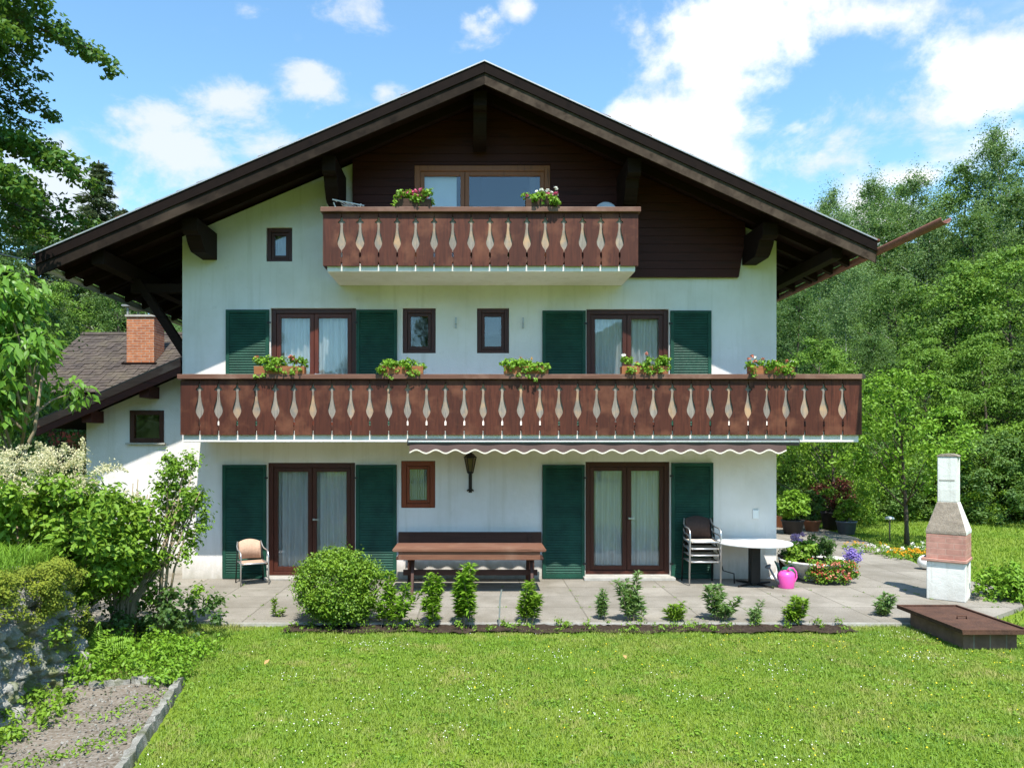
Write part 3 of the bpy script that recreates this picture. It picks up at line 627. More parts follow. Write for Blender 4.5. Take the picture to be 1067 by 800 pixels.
# annex on the left
AY = .58
def annex():
    X0, X1 = wx(90, AY), WL - .0; zr0 = wz(372, 0); sl = .433; xr = WL - .03; zr = lambda x: zr0 - sl * (xr - x)
    o = (wx(135.5, AY), wx(171, AY), wz(461, AY), wz(427.5, AY)); m = MB(); xs = [X0, o[0], o[1], X1]; zs = [-.1, o[2], o[3], 4.2]
    for a, b in zip(xs, xs[1:]):
        for c, d in zip(zs, zs[1:]):
            if (a, b) == (o[0], o[1]) and (c, d) == (o[2], o[3]): continue
            p = clip([(a, c), (b, c), (b, d), (a, d)], lambda q: zr(q[0]) - .2 - q[1])
            if len(p) > 2: m.prism(p, AY, AY + .28, 'Y')
    m.add([(X0, AY + .281, -.1), (X0, 8, -.1), (X0, 8, zr(X0) - .2), (X0, AY + .281, zr(X0) - .2)], [(0, 1, 2, 3)])
    m.build('annex_wall', 'white_plaster', house)
    r = MB(); xe = wx(38, 0); q = lambda a, b: [(xe, zr(xe) + a), (xr, zr(xr) + a), (xr, zr(xr) + b), (xe, zr(xe) + b)]
    r.prism(q(-.16, -.05), .012, 8.2, 'Y'); ro = r.build('annex_roof', 'rafter_timber', house)
    MB().prism(q(-.05, .0), -.02, 8.2, 'Y').build('roof_tiles', 'old_roof_tile', ro)
    MB().prism(q(-.17, -.03), -.03, .01, 'Y').build('verge_board', 'rail_wood', ro); MB().prism(q(-.30, -.16), -.015, .03, 'Y').build('verge_board', 'gable_board', ro)
    for xp in (wx(150, .1), wx(90, .1)): MB().box(xp - .09, xp + .09, .1, AY - .002, zr(xp) - .42, zr(xp) - .2).build('purlin', 'gable_board', ro, False, .006)
    a, b, c, d = o; fw = .085; f = MB(); f.box(a, a + fw, AY - .02, AY + .08, c, d).box(b - fw, b, AY - .02, AY + .08, c, d).box(a + fw, b - fw, AY - .02, AY + .08, d - fw, d).box(a + fw, b - fw, AY - .02, AY + .08, c, c + fw)
    fr = f.build('annex_window', 'frame_brown', house, False, .004); MB().box(a + fw, b - fw, AY + .03, AY + .036, c + fw, d - fw).build('pane', 'window_glass', fr)
    MB().box(a - .06, b + .04, AY - .07, AY - .022, c - .035, c - .003).build('sill', 'concrete', fr)
annex()

# ---------------------------------------------------------------- awning, lantern
def make_awning():
    y = -1.12; xa, xb = wx(424.5, y), wx(832, y); zc = wz(462, y)
    t = thing('awning', 'long rolled up brown awning with scalloped cream edged valance under the lower balcony', 'awning', ((xa + xb) / 2, y, 2.2)); hw = (xb - xa) / 2; z = zc - 2.2
    c = MB(); c.prism([(-.05, z + .07), (-.06, z), (-.03, z - .035), (.25, z + .02), (.25, z + .10), (.0, z + .10)], -hw, hw, 'X'); c.build('cassette', 'awning_case', t, False, .006)
    MB().box(-hw + .02, hw - .02, -.075, -.055, z + .018, z + .045).build('front_bar', 'aluminium', t, False, .004)
    n = 420; x0, x1 = -hw + .04, hw - .22; xs = np.linspace(x0, x1, n); per = .325
    bot = z - .145 - .028 * np.cos((xs - x0) / per * 2 * math.pi + 1)
    v = MB(); tr = MB(); yo = lambda x: -.052 + .006 * math.sin(x * 9)
    for i in range(n - 1):
        for mb, a0, a1, b0, b1, off in ((v, bot[i] + .02, bot[i + 1] + .02, z - .015, z - .015, 0), (tr, bot[i], bot[i + 1], bot[i] + .024, bot[i + 1] + .024, -.003)):
            ya, yb = yo(xs[i]) + off, yo(xs[i + 1]) + off
            mb.add([(xs[i], ya, a0), (xs[i + 1], yb, a1), (xs[i + 1], yb, b1), (xs[i], ya, b0), (xs[i], ya + .002, a0), (xs[i + 1], yb + .002, a1), (xs[i + 1], yb + .002, b1), (xs[i], ya + .002, b0)], [(0, 1, 2, 3), (7, 6, 5, 4), (0, 4, 5, 1)])
    va = v.build('valance', 'awning_cloth', t); tr.build('trim', 'cream_trim', va)
    for px in (467, 520, 745, 787):
        x = wx(px, y) - (xa + xb) / 2; MB().box(x - .035, x + .035, .02, .2, z + .10, z + .19).build('bracket', 'black_iron', t)
make_awning()
def make_lantern():
    x, zb = wx(490, -.25), wz(512, -.2)
    t = thing('wall_lantern', 'black iron wall lantern with scrolled bracket hanging on the white wall under the awning', 'lantern', (x, 0, zb))
    f = MB(); z0, z1 = .36, .60
    for k in range(6):
        a = math.pi / 3 * k; p, q = (.055 * math.cos(a), -.2 + .055 * math.sin(a), z0), (.105 * math.cos(a), -.2 + .105 * math.sin(a), z1); f.tube([p, q], .007, 5)
    f.lathe([(.115, z1), (.12, z1 + .012), (.06, z1 + .07), (.02, z1 + .10), (.012, z1 + .13)], 6, 0, -.2); f.lathe([(.03, z0 - .05), (.06, z0 - .02), (.06, z0)], 6, 0, -.2); f.build('frame', 'black_iron', t)
    MB().lathe([(.05, z0 + .004), (.098, z1 - .004)], 6, 0, -.2).build('glass', 'lamp_amber', t)
    b = MB(); b.tube([(0, -.2, z0 - .04), (0, -.19, .2), (0, -.12, .05), (0, -.01, .03)], .016, 8); b.tube([(-.06, -.03, 0), (0, -.03, .05), (.06, -.03, 0)], .014, 6); b.box(-.03, .03, -.02, -.001, -.03, .3); b.build('bracket', 'black_iron', t)
make_lantern()

# ---------------------------------------------------------------- plants helpers
def rs(seed): return np.random.default_rng(seed)
def flower_box(px, py_top, py_base, w_px, yo, mats, label, seed, blossoms, group, zrail, dens=1.0, trail=0.0, tall=.26):
    x = wx(px, yo); w = w_px / F * (D + yo); t = thing('flower_box', label, 'flower box', (x, yo, zrail), 0, group); r = rs(seed)
    bx = MB(); hw = w / 2; bx.prism([(-.075, 0), (.075, 0), (.095, .13), (.08, .13), (.06, .02), (-.06, .02), (-.08, .13), (-.095, .13)], -hw, hw, 'X'); bx.box(-hw - .001, -hw + .014, -.07, .07, .005, .128).box(hw - .014, hw + .001, -.07, .07, .005, .128)
    bx.build('trough', mats[0], t, False, .004)
    n = max(6, int(w * 30)); cen = np.stack([r.uniform(-hw, hw, n), r.uniform(-.15, .09, n), r.uniform(.06, tall, n)], 1); P, Nn = clump_pts(cen, .085, int(34 * dens), r, .8)
    arr = [leaf_arrays(P, Nn, .055, .045, r)]
    if trail:
        k = int(w * 9); cen = np.stack([r.uniform(-hw, hw, k), r.uniform(-.125, -.10, k), r.uniform(-trail, .08, k)], 1); P, Nn = clump_pts(cen, .05, 14, r); arr.append(leaf_arrays(P, Nn + np.array([0, -1, 0]), .045, .035, r))
    leaf_obj('foliage', mats[1], arr, t)
    for bm, nb, sz in blossoms:
        cen = np.stack([r.uniform(-hw, hw, nb), r.uniform(-.13, .06, nb), r.uniform(tall * .75, tall + .1, nb)], 1); P, Nn = clump_pts(cen, .032, 16, r); leaf_obj('blossom', bm, leaf_arrays(P, Nn, sz, sz, r), t)
    return t
zl_ = wz(390, -BD); zu_ = wz(216.5, -BD); GB = 'flower boxes on the lower balcony rail'; YR = -BD + .03
flower_box(292, 0, 0, 52, YR, ('terracotta_wood', 'leaf_fresh'), 'flower box with salmon blossoms on the lower rail before the left balcony door', 1, [('petal_salmon', 9, .04)], GB, zl_, 1, .07, .27)
flower_box(418, 0, 0, 46, YR, ('terracotta_wood', 'leaf_fresh'), 'all green flower box on the lower rail below the left small window', 2, [('petal_white', 2, .02)], GB, zl_, 1.2, .06, .22)
flower_box(548, 0, 0, 46, YR, ('terracotta_wood', 'leaf_fresh'), 'bushy green flower box trailing over the lower balcony rail beside the middle dark shutter', 3, [('petal_yellow', 2, .02)], GB, zl_, 1.2, .10, .23)
flower_box(671, 0, 0, 48, YR, ('terracotta_wood', 'leaf_fresh'), 'green flower box with a single white blossom in front of the right balcony door', 4, [('petal_white', 1, .05), ('petal_salmon', 2, .03)], GB, zl_, 1.1, .08, .25)
flower_box(803, 0, 0, 46, YR, ('terracotta_wood', 'leaf_fresh'), 'orange flower box with white blossoms at the right end of the lower balcony rail', 5, [('petal_white', 3, .045), ('petal_salmon', 6, .035)], GB, zl_, .8, .05, .2)
GU = 'flower boxes on the upper balcony rail'
flower_box(431, 0, 0, 37, YR, ('planter_wood', 'leaf_fresh'), 'dark wooden box of pink blossoms on the upper rail before the white pane', 6, [('petal_pink', 15, .042)], GU, zu_, 1, .0, .24)
flower_box(565, 0, 0, 35, YR, ('planter_wood', 'leaf_fresh'), 'dark wooden box of white and pink blossoms on the upper balcony rail', 7, [('petal_white', 7, .045), ('petal_pink', 5, .042)], GU, zu_, 1, .0, .24)
# drying rack and dish on the upper balcony
t = thing('drying_rack', 'white wire drying rack folded out behind the left end of the upper balcony rail', 'drying rack', (wx(362, -.7), -.7, F2))
m = MB(); zc = wz(212, -.75) - F2
for k in range(5): m.tube([(-.22 + .1 * k, -.1 + .02 * k, zc + .05 - .022 * k), (-.12 + .1 * k, .25, zc + .06 - .02 * k)], .008, 6)
m.tube([(-.24, -.1, zc + .05), (.3, -.08, zc - .05)], .011, 6).tube([(-.14, .25, zc + .06), (.36, .25, zc - .03)], .011, 6); m.build('rack_top', 'white_paint', t)
m = MB(); m.tube([(-.22, -.1, zc), (.25, .2, .0)], .011, 6).tube([(.25, -.1, zc - .02), (-.2, .2, 0)], .011, 6); m.build('leg', 'white_paint', t)
t = thing('satellite_dish', 'grey satellite dish peeping over the upper balcony rail at its right end', 'satellite dish', (wx(631, -.6), -.6, F2)); m = MB(); zc = wz(217, -.6) - F2
m.lathe([(.001, 0), (.1, .012), (.19, .05), (.2, .06), (.19, .062), (.1, .026), (.001, .014)], 24); o = m.build('dish', 'zinc', t, True); o.location = (0, 0, zc - .1); o.rotation_euler = (rad(78), 0, 0)
MB().tube([(0, .05, 0), (0, .05, zc - .1), (0, .02, zc - .1)], .02, 8).build('mast', 'zinc', t)

# ---------------------------------------------------------------- bench, table, chairs
x0, x1 = wx(413, -.45), wx(566, -.45)
t = thing('wall_bench', 'dark brown wooden bench with a long plank backrest standing against the white wall', 'bench', ((x0 + x1) / 2, -.35, 0)); hw = (x1 - x0) / 2
MB().box(-hw, hw, .22, .26, .60, .86).build('backrest', 'bench_dark', t, False, .008)
m = MB(); m.box(-hw, hw, -.18, -.01, .42, .46).box(-hw, hw, .0, .17, .42, .46); m.build('seat', 'bench_dark', t, False, .008)
for x in (-hw + .2, hw - .25):
    MB().box(x, x + .09, -.15, .2, 0, .42).build('leg', 'bench_dark', t, False, .006); MB().box(x + .01, x + .08, .201, .219, .3, .8).build('backrest_post', 'bench_dark', t)
y = -1.15; xa, xb = wx(408.5, y - .35), wx(569.5, y - .35)
t = thing('garden_table', 'long brown wooden table on trestle legs in front of the wall bench', 'table', ((xa + xb) / 2, y, 0)); hw = (xb - xa) / 2
m = MB()
for k in range(4): m.prism([(-hw + .02, .70), (hw - .02, .70), (hw, .73), (hw - .02, .755), (-hw + .02, .755), (-hw, .73)], -.36 + .18 * k, -.36 + .18 * k + .174, 'Y')
m.build('tabletop', 'bench_wood', t, False, .008)
MB().box(-hw + .1, hw - .1, -.33, -.29, .565, .698).build('apron', 'bench_wood', t, False, .006); MB().box(-hw + .1, hw - .1, .29, .33, .565, .698).build('apron', 'bench_wood', t, False, .006)
for x in (-hw + .24, hw - .30):
    for s_ in (-1, 1):
        MB().prism([(s_ * -.1, .69), (s_ * .02, .69), (s_ * .36, .0), (s_ * .26, .0)], x + (.001 if s_ > 0 else .052), x + (.05 if s_ > 0 else .10), 'X').build('leg', 'bench_dark', t, False, .005)
MB().box(-hw + .15, hw - .12, -.045, -.0, .27, .36).build('stretcher', 'bench_dark', t, False, .005)
def make_chair(label, seatmat, backmat, loc, rot, group, rim='aluminium'):
    t = thing('garden_chair', label, 'chair', loc, rot, group); w = .25; zs = .41
    n = 8; g = MB()
    ys = np.linspace(-.23, .2, n)
    for k in range(n - 1): g.box(-w + .02, w - .02, ys[k], ys[k + 1] + .002 * 0, zs - .012 - .018 * math.sin(math.pi * (k + .5) / (n - 1)), zs + .008 - .018 * math.sin(math.pi * (k + .5) / (n - 1)))
    g.build('seat', seatmat, t)
    MB().tube([(-w + .01, .2, zs), (-w, -.18, zs), (-w + .06, -.25, zs), (w - .06, -.25, zs), (w, -.18, zs), (w - .01, .2, zs)], .014, 8).build('seat_rim', rim, t, True)
    b = MB(); pts = []
    for k in range(9):
        a = (k / 8 - .5) * 2; x = a * (w - .035); yb = .235 - .05 * a * a; pts.append((x, yb, zs + .04, yb + .07, zs + .40 - .05 * a * a))
    vs = [];
    for x, yb, z0, yt, z1 in pts: vs += [(x, yb, z0), (x, yt, z1), (x, yt + .016, z1), (x, yb + .016, z0)]
    fs = [(4 * i + k, 4 * i + 4 + k, 4 * i + 4 + (k + 1) % 4, 4 * i + (k + 1) % 4) for i in range(8) for k in range(4)] + [(3, 2, 1, 0), (32, 33, 34, 35)]
    b.add(vs, fs).build('backrest', backmat, t, True)
    for s_ in (-1, 1):
        MB().tube([(s_ * (w + .02), -.24, 0), (s_ * (w + .015), -.235, zs + .12), (s_ * (w + .015), -.21, zs + .19), (s_ * (w + .015), -.12, zs + .225), (s_ * (w + .01), .1, zs + .23), (s_ * w, .22, zs + .27), (s_ * (w - .02), .27, zs + .36)], .0125, 8).build('armrest', rim, t, True)
        MB().tube([(s_ * (w + .02), .24, 0), (s_ * (w + .005), .22, zs), (s_ * (w - .02), .27, zs + .36)], .0125, 8).build('leg', 'black_iron', t, True)
    return t
cx, cy = gp(261, 609)
make_chair('single beige woven armchair with metal frame in front of the left green shutter', 'chair_beige', 'chair_beige', (cx, cy + .1, 0), rad(28), None).scale = (.88, .9, .93)
sx, sy = gp(728, 606); lab = ['lowest chair of the stack of metal armchairs beside the white round table', 'second chair from the bottom of the stack beside the white round table', 'third chair from the bottom of the stack beside the white round table', 'topmost dark brown chair of the stack, its woven backrest in full view']
sy = -.55; c0 = make_chair(lab[0], 'cushion_cream', 'chair_brown', (sx, sy + .1, 0), 0, 'stacked garden chairs')
for k in range(1, 4): dup(c0, (sx, sy + .1 - .012 * k, .115 * k), 0, lab[k])
# rod leaning at the wall
m = MB(); m.tube([(wx(743, -.1), -.03, wz(536)), (wx(745, -.2), -.16, wz(560, -.2)), (wx(753, -.4), -.42, wz(594, -.4)), (wx(764, -.4), -.44, wz(597, -.4)), (wx(764, -.4), -.46, 0)], .012, 8)
tag(m.build('metal_rod', 'black_iron', None, True), 'thin bent dark metal rod leaning on the wall between chairs and round table', 'rod')
# round table
tx, ty = gp(786, 609.5)
t = thing('round_table', 'round white table on a black square pedestal beside the house corner', 'table', (tx, ty, 0))
MB().lathe([(.1, .715), (.60, .715), (.62, .722), (.625, .735), (.62, .748), (.60, .752), (.001, .752)], 48).build('tabletop', 'white_paint', t, True).data.polygons.foreach_set('use_smooth', [False] * 0 + [False] * (48 * 6 + 2))
MB().box(-.08, .08, -.08, .08, .03, .714).build('pedestal', 'black_iron', t, False, .01)
for a in (30, 120, 210, 300):
    c_, s_ = math.cos(rad(a)), math.sin(rad(a)); MB().tube([(.07 * c_, .07 * s_, .035), (.4 * c_, .4 * s_, .02)], [.025, .014], 6).build('foot', 'black_iron', t)

# ---------------------------------------------------------------- watering cans, planter bowl, boards
wx_, wy_ = gp(819, 612)
t = thing('watering_can', 'bright pink plastic watering can with grey rose standing in front of the bowl planter', 'watering can', (wx_, wy_, 0), rad(8))
MB().lathe([(.125, 0), (.13, .01), (.145, .2), (.135, .25), (.10, .28), (.075, .285), (.07, .275), (.09, .25), (.001, .24)], 24).build('body', 'pink_plastic', t, True)
MB().tube([(.02, 0, .28), (.06, 0, .335), (.13, 0, .33), (.185, 0, .26), (.195, 0, .17), (.15, 0, .09), (.13, 0, .07)], .014, 8).build('handle', 'pink_plastic', t, True)
s_ = MB().tube([(-.12, 0, .07), (-.2, 0, .17), (-.30, 0, .34)], [.028, .02, .015], 10).build('spout', 'grey_plastic', t, True)
o = MB().lathe([(.015, 0), (.05, .04), (.055, .055), (.001, .06)], 16).build('rose', 'grey_plastic', s_, True); o.location = (-.30, 0, .33); o.rotation_euler = (0, rad(-35), 0)
gx_, gy_ = gp(829, 609)
t = thing('watering_can', 'dark green watering can half hidden behind the pink one', 'watering can', (gx_ + .0, gy_ + .3, 0), rad(20))
MB().lathe([(.11, 0), (.12, .2), (.10, .25), (.06, .26), (.001, .25)], 20).build('body', 'green_plastic', t, True)
MB().tube([(-.1, 0, .06), (-.22, 0, .25), (-.3, 0, .38)], [.025, .018, .014], 8).build('spout', 'green_plastic', t, True)
MB().tube([(.03, 0, .26), (.1, 0, .31), (.17, 0, .22), (.12, 0, .08)], .012, 8).build('handle', 'green_plastic', t, True)
bx_, by_ = gp(806, 604)
o = MB().prism([(-.11, 0), (.13, 0), (.09, .33), (-.12, .36)], -.012, .012, 'Y').build('white_board', 'white_paint'); o.location = (bx_, by_ + .12, .0); o.rotation_euler = (rad(-14), 0, rad(-10)); tag(o, 'small white board leaning under the edge of the round table', 'board')
t = thing('flower_pot', 'small dark brown pot between the round table and the bowl planter', 'flower pot', (wx(818, .3), .25, 0)); MB().lathe([(.09, 0), (.14, .36), (.15, .36), (.15, .40), (.125, .40), (.1, .3), (.001, .3)], 16).build('pot', 'brown_box', t, True); r = rs(71); P, Nn = clump_pts([(0, 0, .42), (.05, 0, .46), (-.06, .02, .44)], .09, 60, r); leaf_obj('foliage', 'leaf_dark', leaf_arrays(P, Nn, .05, .03, r), t)
px_, py_ = gp(850, 603)
t = thing('bowl_planter', 'wide white bowl planter full of red blossoms, lavender and a green bush on the paving', 'planter', (px_, py_, 0))
MB().lathe([(.28, 0), (.32, .03), (.30, .06), (.48, .18), (.60, .30), (.64, .34), (.62, .36), (.57, .33), (.45, .24), (.001, .22)], 36).build('bowl', 'grill_white', t, True)
MB().lathe([(.001, .318), (.55, .318), (.56, .312), (.3, .25), (.001, .25)][::-1], 30).build('soil', 'soil', t)
r = rs(72); cen = np.stack([r.normal(-.2, .16, 22), r.normal(.0, .12, 22), r.uniform(.34, .62, 22)], 1); P, Nn = clump_pts(cen, .13, 60, r); leaf_obj('bush', 'leaf_shrub', leaf_arrays(P, Nn, .08, .055, r), t)
cen = np.stack([r.normal(.16, .1, 14), r.normal(.15, .1, 14), r.uniform(.36, .72, 14)], 1); P, Nn = clump_pts(cen, .11, 60, r); leaf_obj('bush', 'leaf_dark', leaf_arrays(P, Nn, .09, .03, r), t)
th = r.uniform(-2.35, -.7, 60); cen = np.stack([.08 + .58 * np.cos(th), .58 * np.sin(th) - .02, r.uniform(.06, .4, 60)], 1); P, Nn = clump_pts(cen, .10, 46, r); leaf_obj('foliage', 'leaf_shrub', leaf_arrays(P, Nn, .045, .03, r), t)
P, Nn = clump_pts(cen[::2] + np.array([0, -.05, .02]), .09, 7, r); leaf_obj('blossom', 'petal_red', leaf_arrays(P, Nn, .04, .036, r), t)
P, Nn = clump_pts(cen[::3] + np.array([0, -.05, .02]), .08, 8, r); leaf_obj('blossom', 'petal_salmon', leaf_arrays(P, Nn, .04, .036, r), t)
cen = np.stack([r.normal(.62, .06, 26), r.normal(-.1, .06, 26), r.uniform(.34, .52, 26)], 1); P, Nn = clump_pts(cen, .07, 24, r, 1.2); leaf_obj('lavender', 'petal_violet', leaf_arrays(P, Nn, .05, .022, r), t)
cen = np.stack([r.normal(-.25, .12, 8), r.normal(.25, .06, 8), r.uniform(.66, .76, 8)], 1); P, Nn = clump_pts(cen, .06, 24, r); leaf_obj('blossom', 'petal_mauve', leaf_arrays(P, Nn, .05, .045, r), t)
# pots at the back of the path
def potted(px, py, pot, r0, r1, h, leaf, fh, fr, label, seed, ll=.09, lw=.05, nc=26, per=55, stem=False):
    x, y = gp(px, py); t = thing('potted_plant', label, 'potted plant', (x, y, 0), 0, 'potted plants along the path by the house'); r = rs(seed)
    MB().lathe([(r0, 0), (r1 * .95, h * .9), (r1, h * .9), (r1, h), (r1 * .88, h), (r1 * .8, h * .85), (.001, h * .85)], 20).build('pot', pot, t, True)
    u = nrm(r.normal(size=(nc, 3))) * r.uniform(.3, 1, (nc, 1)) ** .6; cen = u * np.array([fr, fr, fh / 2]) + np.array([0, 0, h + fh * .5]); P, Nn = clump_pts(cen, fr * .38, per, r); leaf_obj('foliage', leaf, leaf_arrays(P, Nn, ll, lw, r, droop=.1), t)
    m = MB()
    for k in range(5): a = k * 1.256; m.tube([(.03 * math.cos(a), .03 * math.sin(a), h * .8), (fr * .5 * math.cos(a), fr * .5 * math.sin(a), h + fh * .6)], [.014, .007], 5)
    m.build('stem', 'bark', t)
potted(826, 556, 'dark_pot', .22, .30, .38, 'leaf_fresh', .75, .5, 'potted bush of fresh light green leaves nearest the house corner', 81, .13, .07, 34, 60)
potted(846, 553, 'terracotta', .16, .24, .3, 'leaf_dark', .8, .32, 'dark leaved bush in a terracotta pot behind the bowl planter', 82)
potted(868, 551, 'dark_pot', .26, .34, .5, 'leaf_red', .95, .6, 'dark red leaved maple in a black pot beside the path', 83, .1, .04, 34, 50)
potted(882, 556, 'blue_pot', .2, .27, .35, 'leaf_shrub', .62, .33, 'green plant in a blue grey pot at the corner of the lawn', 84, .09, .05)
potted(815, 549, 'terracotta', .18, .26, .34, 'leaf_shrub', .7, .28, 'slender green plant in a clay pot close to the house wall', 85)
o = MB().tube([(0, 0, 0), (.12, 0, 1.9)], .022, 6).build('wooden_stake', 'bark_pale'); o.location = (*gp(886, 545), 0); tag(o, 'thin pale wooden stake standing by the red maple', 'stake')
cx, cy = gp(862, 546)
t = thing('wood_stack', 'orange wooden shelf with a board top behind the potted plants', 'shelf', (cx, cy + 1.0, 0)); MB().box(-.75, .75, -.2, .2, .95, 1.02).build('top', 'terracotta_wood', t, False, .006); MB().box(-.7, .7, .14, .18, .55, .94).build('back_panel', 'terracotta_wood', t)
for x in (-.68, .6): MB().box(x, x + .08, -.17, .13, 0, .949).build('leg', 'bench_dark', t)
# flower border and lamps on the lawn
def border(px, py, n, mat, leaf, seed, label, spread=.45, h=.22, size=.055):
    x, y = gp(px, py); t = thing('flower_clump', label, 'flowers', (x, y, -.05), 0, 'flower border along the path'); r = rs(seed); cen = np.stack([r.normal(0, spread, n), r.normal(0, spread * .5, n), r.uniform(.03, h, n)], 1)
    P, Nn = clump_pts(cen, .09, 20, r); leaf_obj('foliage', leaf, leaf_arrays(P, Nn, .07, .03, r), t)
    P, Nn = clump_pts(cen + np.array([0, -.02, .09]), .05, 9, r); leaf_obj('blossom', mat, leaf_arrays(P, Nn, size, size, r), t)
border(942, 581, 40, 'petal_yellow', 'leaf_shrub', 91, 'dense patch of orange yellow flowers on the lawn edge left of the white globe', .30, .16, .032)
border(900, 571, 13, 'petal_yellow', 'leaf_shrub', 92, 'sparse yellow flowers where the path edge meets the lawn near the pots', .35, .12, .026)
border(958, 576, 18, 'petal_white', 'leaf_grey', 93, 'small white flowers just behind the white globe', .28, .24, .04)
border(917, 577, 18, 'petal_white', 'leaf_shrub', 94, 'low green clump with few white flowers below the small path light', .35, .15, .03)
x, y = gp(964, 593); t = thing('globe_lamp', 'white round globe lamp lying low on the lawn edge beside the grill', 'lamp', (x, y, -.05)); MB().lathe([(.05, 0), (.06, .05), (.05, .06)], 14).build('base', 'black_iron', t)
MB().lathe([(.001 + .135 * math.sin(math.pi * k / 14), .195 - .135 * math.cos(math.pi * k / 14)) for k in range(15)], 24).build('globe', 'white_glass', t, True)
x, y = gp(927, 562); t = thing('path_light', 'small mushroom shaped path light on a thin pale post on the back lawn', 'lamp', (x, y, -.05)); MB().tube([(0, 0, 0), (0, 0, .56)], .02, 10).build('post', 'bark_pale', t, True)
MB().lathe([(.09, .56), (.12, .575), (.09, .62), (.03, .64), (.001, .645)], 20).build('cap', 'white_paint', t, True)
# masonry grill
x, y = gp(997, 627); y += .30; x += .06
t = thing('masonry_grill', 'white masonry barbecue with red brick firebox, rough hood and tall chimney', 'barbecue', (x, y, 0), rad(-40))
w = .265
m = MB(); m.box(-w, w, -w, -w + .09, 0, .60).box(-w, w, w - .09, w, 0, .60).box(-w, -w + .08, -w + .091, w - .091, 0, .60).box(w - .10, w, -w + .091, -w + .13, 0, .6).box(w - .10, w, w - .13, w - .091, 0, .6); m.box(-w + .081, w, -w + .132, w - .132, 0, .05); m.build('base', 'grill_white', t, False, .012)
m = MB(); m.box(-w - .07, w + .02, -w - .04, w + .02, .602, .65); m.build('ledge', 'grill_brick', t, False, .01)
m = MB(); e = w + .005; m.box(-e, e, -e, -e + .06, .652, 1.03).box(-e, e, e - .06, e, .652, 1.03).box(-e, -e + .06, -e + .061, e - .061, .652, 1.03).box(e - .06, e, -e + .061, e - .061, .652, 1.03); m.build('firebox', 'grill_brick', t, False, .006)
hb, ht = .275, .138; zb_, zt_ = 1.032, 1.53
m = MB(); m.add([(-hb, -hb, zb_), (hb, -hb, zb_), (hb, hb, zb_), (-hb, hb, zb_), (-hb, -hb, zb_ + .05), (hb, -hb, zb_ + .05), (hb, hb, zb_ + .05), (-hb, hb, zb_ + .05), (-ht, -ht, zt_), (ht, -ht, zt_), (ht, ht, zt_), (-ht, ht, zt_)], [(0, 3, 2, 1), (0, 1, 5, 4), (1, 2, 6, 5), (2, 3, 7, 6), (3, 0, 4, 7), (4, 5, 9, 8), (5, 6, 10, 9), (6, 7, 11, 10), (7, 4, 8, 11), (8, 9, 10, 11)]); hd = m.build('hood', 'grill_white', t, False, .01); hd.data.materials.append(MATS['hood_aggregate'])
for i_ in (1, 5): hd.data.polygons[i_].material_index = 1
m = MB(); ps = .135; m.box(-ps, ps, -ps, -ps + .05, 1.532, 2.24).box(-ps, ps, ps - .05, ps, 1.532, 2.24).box(-ps, -ps + .05, -ps + .051, ps - .051, 1.532, 2.24)
m.box(ps - .05, ps, -ps + .051, ps - .051, 1.532, 1.98); ch = m.build('chimney', 'grill_white', t, False, .01)
m = MB(); m.prism([(.15 * math.cos(math.pi * k / 10), 2.242 + .05 * math.sin(math.pi * k / 10)) for k in range(11)], -ps - .01, ps + .01, 'Y'); m.build('chimney_cap', 'hood_aggregate', ch, False, .006)
m = MB(); m.box(-.11, .10, -.1385, -.1355, 1.86, 1.885); m.build('soot_mark', 'concrete', ch)
# rusty covered box
t = thing('rusty_cover', 'low masonry pit with an overhanging rusty metal lid at the right lawn edge', 'pit cover', (6.32, -3.90, -.06))
MB().box(-.33, .33, -.60, .55, 0, .2).build('plinth', 'box_brick', t, False, .01)
m = MB(); m.box(-.42, .42, -.72, .72, .215, .245); l_ = m.build('lid', 'rust', t, False, .004)
m = MB(); m.box(-.42, -.39, -.72, .72, .246, .268).box(.39, .42, -.72, .72, .246, .268).box(-.389, .389, -.72, -.69, .246, .268).box(-.389, .389, .69, .72, .246, .268); m.build('rim', 'rust', l_, False, .003)
MB().tube([(-.06, -.05, .246), (-.06, -.05, .285), (.06, -.05, .285), (.06, -.05, .246)], .009, 8).build('handle', 'rust', l_, True)
m = MB(); m.box(-.42, .42, -.726, -.7205, .21, .246); m.build('flange', 'rust', l_)

